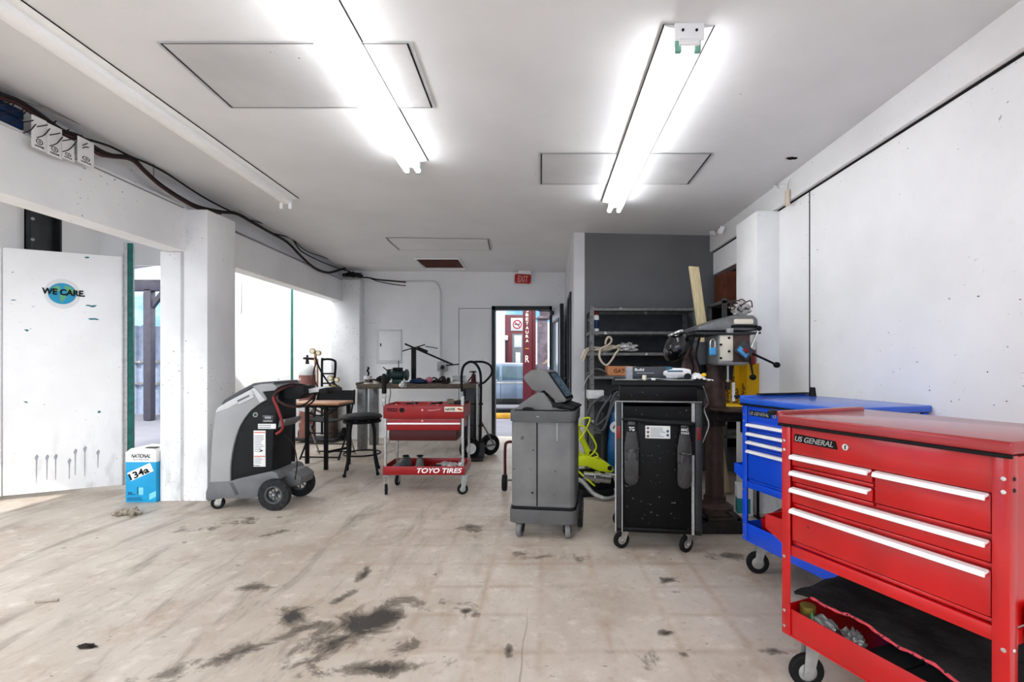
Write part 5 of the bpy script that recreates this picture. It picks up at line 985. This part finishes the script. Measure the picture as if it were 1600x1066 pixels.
m = MB(); m.bx(-.03, .2, -.12, .05, .78, .86, .02); m.cyl((0, 0, .74), (0, 0, .88), .085); m.bx(.16, .20, -.14, -.10, .70, .80, .006); m.build('table_bracket', 'iron_dark', o)
m = MB(); m.bx(-.055, .18, -.24, .10, 1.215, 1.46, .025, 3); m.build('head', 'zinc', o); m = MB(); m.cyl((.06, -.12, 1.10), (.06, -.12, 1.24), .035, .045); m.cyl((.06, -.12, 1.03), (.06, -.12, 1.10), .018); m.build('spindle', 'iron_dark', o)
m = MB(); m.bx(-.045, .06, -.248, -.238, 1.25, 1.44, .004); m.cyl((.02, -.25, 1.35), (.02, -.24, 1.35), .02); m.build('front_plate', 'offwhite', o)
m = MB(); m.bx(.045, .18, -.25, .05, 1.24, 1.45, .01); m.build('side_plate', 'rust_brown', o)
m = MB(); m.prism([(-.21, 1.475), (-.20, 1.505), (-.03, 1.565), (.05, 1.59), (.21, 1.59), (.24, 1.56), (.245, 1.475)], -.24, .15, 'xz', bev=.012); m.build('belt_cover', 'steel', o)
m = MB(); m.prism([(-.23, 1.445), (-.23, 1.465), (.255, 1.465), (.255, 1.45), (.05, 1.44)], -.26, .17, 'xz', bev=.004); m.build('cover_base', 'dark_steel', o)
m = MB(); m.bx(.04, .23, -.256, -.23, 1.495, 1.515, .004); m.build('cover_lip', 'black', o); m = MB(); m.bx(-.0, .05, -.262, -.235, 1.455, 1.49, .004); m.build('cover_clasp', 'zinc', o)
for k in range(4): m = MB(); m.cyl((-.04+.02*(k % 2)*3, -.245, 1.27+.05*k), (-.04+.02*(k % 2)*3, -.256, 1.27+.05*k), .009, n=10); m.build('bolt', 'iron_dark', o)
m = MB(); m.cyl((.03, -.20, 1.10), (.03, -.20, 1.22), .008, n=8); m.sph((.03, -.20, 1.10), .014); m.build('depth_rod', 'zinc', o)
m = MB(); m.bx(.06, .2, -.262, -.22, 1.52, 1.56, .01); m.build('cover_grip', 'offwhite', o)
m = MB(); m.cyl((-.10, .06, 1.22), (-.10, .06, 1.40), .062, n=24); m.build('motor', 'machine_base', o); m = MB(); m.cyl((-.10, .06, 1.02), (-.10, .06, 1.22), .055, n=24); m.build('motor_shroud', 'black', o)
hub = Vector((.165, -.26, 1.315)); m = MB(); m.cyl(hub+Vector((-.06, .08, 0)), hub, .03); m.build('feed_hub', 'chrome', o)
for dx, dzz, dy in ((.19, -.095, -.03), (.02, -.185, -.02), (.075, .175, -.0)):
    e = hub+Vector((dx*.88, dy, dzz*.88)); m = MB(); m.cyl(hub, e, .009, .008, 8); hd = m.build('feed_handle', 'chrome' if dzz > 0 else 'black', o); m = MB(); m.sph(hub+Vector((dx, dy, dzz)), (.026, .024, .022) if dzz < 0 else (.018, .018, .02), 14); m.build('knob', 'black', hd)
# masks, bottles and things hung round the drill press
def at(px, py, Y): return P(px, py, Y)
g = thing('welding_helmet', 'glossy black welding helmet hanging to the left of the drill press head', 'helmet', at(1056, 543, 3.75), 0)
m = MB(); m.bm.from_mesh(bpy.data.meshes.new('e')); b = bmesh.new(); bmesh.ops.create_uvsphere(b, u_segments=24, v_segments=16, radius=1)
for v in b.verts:
    v.co = Vector((v.co.x*.085*(1+.1*v.co.z), v.co.y*.11, v.co.z*.125)); v.co.x -= .02*max(0, -v.co.z*8)*.1
bmesh.ops.rotate(b, matrix=Matrix.Rotation(.45, 3, 'Y'), verts=b.verts); m._merge(b); m.build('shell', 'black_gloss', g)
m = MB(); m.box((-.045, -.075, .01), (.07, .05, .09), (.1, .45, .6), .008); m.build('visor', 'black_gloss', g); m = MB(); m.tube([(.05, -.03, .11), (.02, -.08, .12), (-.03, -.07, .10), (-.05, .0, .09)], .012, n=8); m.build('headband', 'chrome', g)
m = MB(); m.grid(lambda u, v: at(1080, 0, 3.82)*0+Vector((DX-.21+(u-.5)*(.05+.12*v)+.015*math.sin(u*22)*v, DY-.06+.02*math.cos(u*22)*v+.03*v, 1.36-.26*v)), 24, 10, .006); m.build('leather_apron', 'leather_brown', label='brown leather sleeve hanging between the black helmet and drill press', category='apron')
for k, x in enumerate((.0, .045)):
    m = MB(); m.tube([(DX-.20+x, DY-.12, 1.43), (DX-.235+x, DY-.14, 1.30), (DX-.21+x, DY-.14, 1.20), (DX-.23+x*1.8, DY-.13, 1.12)], .008, n=7); m.build('black_strap', 'black', label=('left black cord hanging in front of the brown leather sleeve', 'right black cord hanging in front of the brown leather sleeve')[k], category='cord')
g = thing('pad_lock', 'small blue shackle lock hanging left of the drill press head', 'lock', (DX-.105, DY-.26, 1.32)); m = MB(); m.bx(-.026, .026, -.015, .015, -.03, .028, .01, 3); m.build('lock_body', 'sky_blue_plastic', g); m = MB(); m.tube([(-.017, 0, .02), (-.017, 0, .07), (0, 0, .09), (.017, 0, .07), (.017, 0, .02)], .005); m.build('shackle', 'chrome', g)
m = MB(D_); m.box((.12, -.285, 1.325), (.12, .02, .10), (0, .7, .15), .006); hp_ = m.build('safety_pack', 'box_dark', label='blue, red and white packet stuck on the drill press front', category='packet'); m = MB(D_); m.box((.105, -.298, 1.315), (.09, .004, .04), (0, .7, .15), .001); m.build('blue_print', 'sky_blue_plastic', hp_); m = MB(D_); m.box((.125, -.302, 1.325), (.045, .003, .03), (0, .7, .15), .001); m.build('red_print', 'reflector_red', hp_)
g = thing('paint_can', 'red can with a white top behind the drill press handles', 'can', (DX+.31, DY+.12, 1.19)); m = MB(); m.lathe([(0, 0), (.06, 0), (.062, .004), (.062, .15), (0, .15)], n=24); m.build('can', 'reflector_red', g); m = MB(); m.lathe([(.0, .15), (.0625, .15), (.0625, .20), (.05, .21), (0, .21)], n=24); m.build('white_top', 'white_plastic', g)
m = MB(D_); m.blob((.19, -.04, 1.655), (.065, .05, .055), 41, .5, fr=5); tb = m.build('wire_bundle', 'foil', label='tangled strips and wires heaped on the drill press cover', category='wire bundle')
m = MB(D_)
rr = random.Random(9)
for k in range(7):
    a = rr.uniform(0, 6.28); c = Vector((.19, -.05, 1.65)); m.tube([c+Vector((rr.uniform(-.09, .09), rr.uniform(-.05, .05), rr.uniform(-.03, .08))) for _ in range(4)], .005, n=5)
m.build('loose_wires', 'wire_red', tb)
# yellow chart box behind, on a stand
g = thing('yellow_cabinet', 'yellow folded metal board with black markings right of the drill press', 'board', (1.48, 3.92, 0), -.06)
m = MB(); pts = [(-.035, .0), (.03, -.02), (.085, .035), (.13, .0), (.185, .03), (.245, .05)]; b = bmesh.new()
lo = [b.verts.new((x, y, .90)) for x, y in pts]; hi = [b.verts.new((x, y, 1.215+.02*(i % 2))) for i, (x, y) in enumerate(pts)]
for i in range(len(pts)-1): b.faces.new((lo[i], lo[i+1], hi[i+1], hi[i]))
bmesh.ops.solidify(b, geom=b.faces[:], thickness=.008); m._merge(b); m.build('folded_panel', 'yellow', g)
m = MB(); m.prism([(-.075, .855), (.155, .825), (.20, .87), (.20, .90), (-.05, .915)], -.06, .06, 'xz', bev=.008); m.build('bottom_lip', 'yellow', g)
rr = random.Random(2)
for cx, zt, yy in ((-.025, 1.09, -.012), (.015, 1.13, -.024), (.05, 1.03, -.012), (.10, 1.07, .0)):
    z = .925; m = MB()
    while z < zt: m.box((cx+rr.uniform(-.008, .008), yy-.004, z), (rr.uniform(.012, .026), .002, .008), (0, rr.uniform(-.6, .6), 0)); z += .014
    m.build('black_marking', 'ink', g)
m = MB(); m.bx(.005, .028, -.034, -.03, .93, 1.08); m.build('white_marking', 'white', g)
m = MB(); m.bx(.21, .23, .0, .02, .0, .90, .004); m.bx(.20, .24, -.05, .06, 0, .012, .004); m.build('stand', 'black', g); m = MB(); m.bx(-.02, .10, -.055, -.05, .79, .85); m.build('clip', 'white_plastic', g)
# timber: one leaning plank behind the head, one lower
m = MB(); m.prism([(0, 0), (.085, .0), (.085, 2.12), (0, 2.14)], 0, .04, 'xz', bev=.002); pl = m.build('timber_plank', 'wood_plank', loc=(1.735, 4.60, 0), label='long pale timber plank leaning behind the drill press', category='plank'); pl.rotation_euler = (.02, -.145, 0); pl.location = (1.655, 4.60, .01)
g = pl
# shelf unit in the recess with a brown board
g = thing('recess_shelving', 'dark steel shelf unit standing in the recess beyond the right pillar', 'shelving', (1.80, 4.95, 0))
for x in (0, .55):
    for y in (0, .45): m = MB(); m.bx(x, x+.04, y, y+.003, 0, 1.88); m.bx(x, x+.003, y, y+.04, 0, 1.88); m.build('post', 'shelf_steel', g)
for z in (1.86, 1.4, 1.0, .5): m = MB(); m.bx(0, .59, 0, .49, z-.03, z, .002); m.build('shelf', 'shelf_steel', g)
m = MB(); m.bx(.0, .59, .485, .49, .3, 1.83); m.build('back_panel', 'black', g)
m = MB(); m.bx(1.845, 2.36, 5.0, 5.35, 1.862, 2.16, .004); m.build('brown_crate', 'rust', label='rusty brown crate on top of the shelf unit in the recess', category='crate')
g = thing('filter_carton', 'small white and teal carton on the floor by the right pillar', 'carton', (1.56, 3.98, 0), -.25); m = MB(); m.bx(0, .12, 0, .16, 0, .24, .002); m.build('carton', 'paper', g); m = MB(); m.bx(-.0008, .10, -.0008, .1, .02, .14); m.build('teal_panel', 'teal_carton', g)
g = thing('hanging_remote', 'cream plastic controller hanging from the right ceiling beam', 'controller', (1.868, 3.78, 2.50)); m = MB(); m.bx(-.012, .012, -.025, .025, -.06, .06, .01, 3); m.build('casing', 'cream', g); m = MB(); m.tube([(0, 0, .06), (-.005, -.02, .10), (.0, -.04, .13)], .003, n=5); m.build('cord', 'zinc', g)
# ================================================================== BACK WALL FITTINGS
def BW(px, py): return P(px, py, YB)
a, b_ = BW(588, 515), BW(628, 568)
g = thing('electrical_panel', 'white electrical panel door on the back wall above the workbench', 'electrical panel', (a.x, YB, b_.z)); ww, hh = b_.x-a.x, a.z-b_.z
m = MB(); m.bx(0, ww, -.012, -.001, 0, hh, .003); m.build('frame', 'hatch_grey', g); m = MB(); m.bx(.05, ww-.01, -.018, -.011, .05, hh-.03, .003); dd = m.build('door', 'beam_white', g); m = MB(); m.bx(.07, .085, -.024, -.018, hh*.5, hh*.5+.05); m.build('latch', 'gap', dd)
pts = [BW(630, 440)+Vector((0, -.03, 0)), BW(672, 440)+Vector((0, -.03, 0)), BW(683, 443)+Vector((0, -.03, 0)), BW(688, 454)+Vector((0, -.03, 0)), BW(689, 470)+Vector((0, -.03, 0)), BW(689, 566)+Vector((0, -.03, 0))]
m = MB(); m.tube(pts, .014, n=10, sub=4); m.build('conduit_pipe', 'white_plastic', label='white conduit pipe bending down the back wall', category='conduit')
a = BW(692, 573); g = thing('outlet_box', 'grey outlet box at the foot of the white wall conduit', 'outlet', (a.x, YB, a.z)); m = MB(); m.bx(-.08, .08, -.06, -.001, -.07, .08, .006); m.build('box', 'zinc', g); m = MB(); m.cyl((.01, -.06, .0), (.01, -.10, -.02), .03); m.build('plug', 'dark_steel', g); m = MB(); m.tube([(-.02, -.03, -.07), (-.02, -.03, -.30)], .03, smooth=False); m.build('down_pipe', 'zinc', g)
a = BW(818, 436); g = thing('exit_sign', 'red and white EXIT sign hanging over the back doorway', 'sign', (a.x+.0, YB-.10, a.z), .0); g.rotation_euler.y = .05
m = MB(); m.bx(-.14, .13, -.02, .02, -.10, .06, .004); m.build('casing', 'white', g); m = MB(); m.bx(-.135, .125, -.024, -.02, -.095, .055, .002); fc = m.build('face', 'exit_red', g); text('lettering', 'EXIT', 'exit_pink', fc, (-.085, -.0245, -.072), (1, 0, 0), (0, 0, 1), .165, .105, .001, bold=.02)
for s_ in (-1, 1):
    for z in (-.085, .045): m = MB(); m.bx(s_*.125-.012-.005, s_*.125+.012-.005, -.0262, -.0245, z-.012, z+.012); m.build('corner_mark', 'exit_pink', fc)
m = MB(); m.bx(-.08, .12, -.03, .05, .06, .155, .006); m.build('mount_box', 'white', g); m = MB(); m.bx(-.1, .12, -.02, .05, .150, .165); m.build('mount_plate', 'zinc', g)
# ================================================================== WIRES AND CARDS ON THE LEFT WALL
def WL(px, py, off=.04):
    x = X0-.09*0+off; x = -3.15+off-.04; Y = -x*F/(CX-px); return P(px, py, Y)
def wire(pl, r, mt, label): m = MB(); m.tube([WL(*p) for p in pl], r, n=7); return m.build('wall_cable', mt, label=label, category='cable', group='cables along the left wall')
wire([(-40, 128), (0, 147), (28, 158), (60, 178), (95, 203), (125, 214), (150, 232), (175, 243), (205, 247), (225, 266), (250, 288), (282, 309), (310, 323), (345, 331), (370, 334), (392, 346), (420, 362), (448, 378), (470, 400), (492, 419), (512, 426), (530, 422), (543, 418)], .016, 'wire', 'thick dark cable run sagging along the left wall to the back corner')
wire([(-40, 135), (0, 153), (30, 163), (62, 186), (98, 209), (128, 220), (152, 240), (172, 245), (205, 250), (228, 271), (252, 292), (284, 313), (312, 327), (345, 334)], .011, 'wire_red', 'reddish cable twisted with the thick cable along the left wall')
wire([(130, 216), (170, 228), (205, 245), (232, 256), (262, 272), (300, 297), (330, 315), (360, 330), (372, 334), (420, 362), (455, 373), (470, 392), (500, 408), (530, 420), (545, 424)], .008, 'wire', 'thin dark cable running highest along the left wall')
wire([(20, 152), (60, 165), (100, 182), (150, 205), (200, 228), (260, 262), (320, 298), (380, 330), (440, 362), (500, 393), (545, 415)], .007, 'zinc', 'thin grey cable tucked under the ceiling edge on the left')
wire([(385, 342), (420, 352), (445, 362), (475, 390), (505, 402), (545, 416)], .006, 'wire', 'short thin cable above the sag near the back corner')
wire([(328, 333), (345, 342), (367, 352)], .004, 'wire', 'loose thin wire end hanging over the left pillar top')
q = [P(545, 424, 7.75), P(556, 432, 7.8), P(575, 434, 7.9), P(590, 437, 7.93), P(612, 439, 7.93), P(634, 441, 7.93)]
m = MB(); m.tube(q, .012, n=7); m.tube([p+Vector((0, 0, -.03+.03*math.sin(i))) for i, p in enumerate(q)], .007, n=6); m.build('wall_cable', 'wire', label='cable continuing across the back wall to the conduit elbow', category='cable', group='cables along the left wall')
m = MB(); m.bx(-3.16, -2.9, 7.72, 7.80, 2.58, 2.62); m.blob((-3.0, 7.74, 2.60), (.12, .05, .04), 3, .5); m.build('junction_clump', 'iron_dark', label='dark clump of cable joints in the back left corner', category='cable joint')
m = MB(); m.tube([WL(240, 252), WL(240, 285)], .004, n=5, smooth=False); m.build('wall_nail_wire', 'steel', label='short vertical wire on the left wall above the header ledge', category='wire')
# cards on hooks
for i, (px, py, pw, ph) in enumerate(((61, 209, 23, 50), (85, 221, 23, 48), (106, 233, 20, 34), (134, 238, 25, 40))):
    x = -3.13; Y = -x*F/(CX-px); c = P(px, py, Y); sc_ = Y/F; wv = pw*sc_*Y/3.13*1.02; hv = ph*sc_
    lbl = ('white hook card, nearest of the four hanging on the left wall', 'second white hook card from the left on the wall hooks', 'third white hook card, smallest, on the wall hooks', 'white hook card farthest right, hung apart from the others')[i]
    g = thing('hook_card', lbl, 'card', c, PI/2, 'hook cards on the left wall')
    m = MB(); m.bx(-wv/2, wv/2, -.002, .002, -hv/2, hv/2, .001); m.build('card', 'card', g)
    lw, lh = wv*.46, hv*.14; m = MB(); m.lathe([(lw/2*.78, -.001), (lw/2, -.001), (lw/2, 0), (lw/2*.78, 0), (lw/2*.78, -.001)], (0, 0, 0), 'y', 24); bmesh.ops.scale(m.bm, vec=(1, 1, lh/lw*1.3), verts=m.bm.verts); bmesh.ops.translate(m.bm, vec=(0, -.0022, -hv*.26), verts=m.bm.verts); m.build('oval_mark', 'ink', g)
    text('lettering', 'G', 'ink', g, (-lw*.12, -.0024, -hv*.30), (1, 0, 0), (0, 0, 1), lw*.3, hv*.09, .001, bold=.03); text('lettering', 'GARAGE', 'ink', g, (-wv*.3, -.0024, -hv*.43), (1, 0, 0), (0, 0, 1), wv*.6, hv*.055, .001, bold=.02)
hk = ((26, 158), (45, 169.5), (64, 185), (86, 192), (106, 205), (126, 214), (142, 221))
hn = ('wire hook nearest the picture edge on the left wall cable', 'second wire hook from the picture edge, over the blue boxes', 'wire hook over the top of the first white card', 'wire hook over the gap between first and second white cards', 'wire hook over the second and third white cards', 'wire hook over the navy packet', 'short wire hook holding the farthest white card')
for i, (px, py) in enumerate(hk):
    k = .45 if i == 6 else 1
    m = MB(); m.tube([WL(px+2, py-3, .02), WL(px-12*k, py+3, .06), WL(px-28*k, py+6, .11)], .0032, n=5); m.tube([WL(px+2, py-3, .02), WL(px-8*k, py+9, .06), WL(px-17*k, py+19*k, .10), WL(px-28*k, py+23*k, .12)], .0032, n=5); m.build('wire_hook', 'wire', label=hn[i], category='hook', group='wire hooks on the left wall cable')
for i, (z, nm) in enumerate(((0, 'lower long blue box lying on the left wall ledge'), (.062, 'upper long blue box lying on the left wall ledge'))):
    m = MB(); m.bx(-3.27, -3.185+.0*i, 2.2+.1*i, 3.02, 2.662+z, 2.72+z, .006); m.build('blade_box', 'navy', label=nm, category='box', group='blue boxes on the ledge')
m = MB(); m.bx(-3.26, -3.185, 3.22, 3.35, 2.65, 2.76, .004); m.build('blue_packet', 'navy', label='small navy packet standing between the third and fourth white cards', category='packet')
# ================================================================== OUTSIDE THE BACK DOOR
g = thing('parked_car', 'grey-blue car parked outside the back door', 'car', (-1.05, 11.6, -.02), 0); 
body = [(0, .30), (0, .72), (.25, .84), (1.05, .90), (1.45, 1.32), (2.05, 1.40), (3.15, 1.36), (3.75, .98), (4.35, .90), (4.5, .70), (4.5, .30)]
body = [(x-2.05, z*.88) for x, z in body]
m = MB(); m.prism([(x, z) for x, z in body if 1], 0, 1.65, 'xz', bev=.04); m.build('body', 'car_paint', g)
m = MB(); m.prism([(-.90, .81), (-.62, 1.12), (.0, 1.155), (.0, .81)], -.012, .02, 'xz', bev=.004); m.build('side_window', 'car_glass', g); m = MB(); m.prism([(.06, .81), (.06, 1.155), (.95, 1.13), (1.35, .86)], -.012, .02, 'xz', bev=.004); m.build('side_window', 'car_glass', g)
m = MB(); m.bx(-1.6, 1.9, -.015, .02, .74, .77); m.build('belt_line', 'zinc', g); m = MB(); m.bx(-2.0, 2.4, -.02, .02, .24, .38, .01); m.build('sill', 'black_plastic', g)
for x in (.03, 1.1, -.95): m = MB(); m.bx(x-.006, x+.006, -.006, .02, .40, .92); m.build('door_gap', 'gap', g)
for x in (-1.2, 1.55):
    for y in (.10, 1.55): big_wheel(g, (x, y-.02, .31), .31, .2, 'y', 'zinc', name='wheel')
m = MB(); m.bx(-.18, -.05, -.03, .0, .80, .83, .005); m.build('door_handle', 'zinc', g)
m = MB(); m.bx(-3.2, -.48, 10.7, 10.9, -.012, .10, .02); m.build('kerb_stone', 'kerb_yellow', label='low yellow painted kerb in front of the parked car', category='kerb')
g = thing('fuel_pump', 'dark red fuel pump cabinet with a no smoking sign behind the car', 'fuel pump', (-.86, 14.6, 0))
m = MB(); m.bx(-.30, .36, 0, .5, 0, 2.62, .02); m.build('cabinet', 'maroon', g); m = MB(); m.bx(-.08, .26, -.012, 0, .9, 2.05, .006); m.build('panel', 'machine_slate', g); m = MB(); m.bx(-.02, .20, -.02, -.01, 1.65, 2.0, .004); m.bx(.02, .16, -.02, -.01, 1.1, 1.5, .004); m.build('display', 'box_grey', g)
m = MB(); m.bx(-.12, .26, -.012, 0, 2.14, 2.52, .004); sg = m.build('sign_plate', 'print_grey', g); m = MB(); m.lathe([(.105, -.004), (.135, -.004), (.135, 0), (.105, 0), (.105, -.004)], (.07, -.014, 2.33), 'y', 28); m.box((.07, -.017, 2.33), (.24, .004, .025), (0, .785, 0)); m.build('ban_ring', 'reflector_red', sg); m = MB(); m.bx(-.01, .14, -.016, -.012, 2.32, 2.345); m.tube([(.13, -.014, 2.35), (.15, -.014, 2.38), (.13, -.014, 2.41)], .006); m.build('cigarette_mark', 'ink', sg)
m = MB(); m.tube([(-.28, -.03, 1.9), (-.24, -.12, 1.5), (-.25, -.1, .6), (-.18, -.08, .35)], .02); m.build('fuel_hose', 'black', g); m = MB(); m.bx(-.32, -.2, -.1, 0, 1.85, 2.0, .02); m.build('nozzle', 'zinc', g)
g = thing('canopy_post', 'tall dark red steel post with white vertical letters outside the door', 'post', (-.345, 10.3, 0)); m = MB(); m.bx(-.10, .09, 0, .18, 0, 3.3, .006); m.build('post', 'maroon', g); m = MB(); m.bx(.09, .17, .04, .2, 0, 3.3, .004); m.build('rear_flange', 'cart_dark_red', g)
for k, ch in enumerate('JBETAURA'): text('lettering', ch, 'offwhite', g, (-.035, -.002, 2.27-.09*k), (1, 0, 0), (0, 0, 1), .055, .062, .002)
m = MB(); m.bx(-.05, .03, -.003, 0, 1.50, 1.515); m.build('painted_dash', 'kerb_yellow', g); text('lettering', 'R', 'offwhite', g, (-.045, -.002, 1.22), (1, 0, 0), (0, 0, 1), .075, .14, .002)
g = thing('stone_pier', 'rough stone pier standing right of the red post outside', 'pier', (.0, 11.0, 0)); m = MB(); m.bx(-.15, .08, 0, .5, 0, 2.25, .02); m.bx(-.1, .20, .02, .5, 2.2, 2.9, .03); m.build('pier', 'brick_mixed', g); m = MB(); m.bx(-.22, .45, -.03, .1, 2.18, 2.2); m.build('ledge', 'dark_steel', g)
m = MB(); m.bx(-6, -1.5, 19, 19.3, 0, 4.2); m.bx(-1.5, 8, 21, 21.3, 0, 2.9); m.build('far_wall', 'stucco', label='pale stucco wall across the yard beyond the back door', category='wall')
m = MB(); m.bx(-3.4, -.9, 8.17, 8.32, 0, 3.0); g = None; m.bm.free()
# outside the left opening: canopy, posts and corrugated fence
FY = 11.5
g = thing('metal_fence', 'corrugated grey metal fence seen through the gap beside the white door', 'fence', (-14, FY, 0))
m = MB(); m.bx(0, 9.5, .02, .05, .02, 2.06)
for k in range(48): m.prism([(.2*k, .02), (.2*k+.03, -.03), (.2*k+.09, -.03), (.2*k+.12, .02)], .02, 2.05+.03*math.sin(k*.9), 'xy')
m.build('sheet', 'fence_metal', g)
for z in (.7, 1.2): m = MB(); m.bx(0, 9.5, -.08, -.04, z, z+.05); m.build('rail', 'shelf_steel', g)
g = thing('yard_canopy', 'dark framed canopy with posts in the yard behind the left door', 'canopy', (-8.3, 10.3, 0))
m = MB(); m.bx(-.07, .07, 0, .14, 0, 2.75, .005); m.build('post', 'post_dark', g); m = MB(); m.bx(-3, 1.5, 0, .16, 2.72, 2.95, .005); m.build('beam', 'post_dark', g); m = MB(); m.prism([(.07, 2.35), (.35, 2.72), (.25, 2.72), (.07, 2.5)], .04, .12, 'xz'); m.build('brace', 'post_dark', g)
m = MB(); m.prism([(-3, 2.97), (.2, 3.45), (1.6, 2.95), (1.6, 2.99), (.2, 3.52), (-3, 3.05)], -.4, .7, 'xz'); m.build('roof_sheet', 'canopy', g); m = MB(); m.bx(-.32, -.25, .3, .5, 0, 2.72); m.build('post', 'post_dark', g)
m = MB(); m.cyl((-4.75, 5.45, .02), (-4.95, 5.9, .55), .014, n=8); m.build('broom_stick', 'rust', label='reddish stick leaning outside beside the left door gap', category='stick')
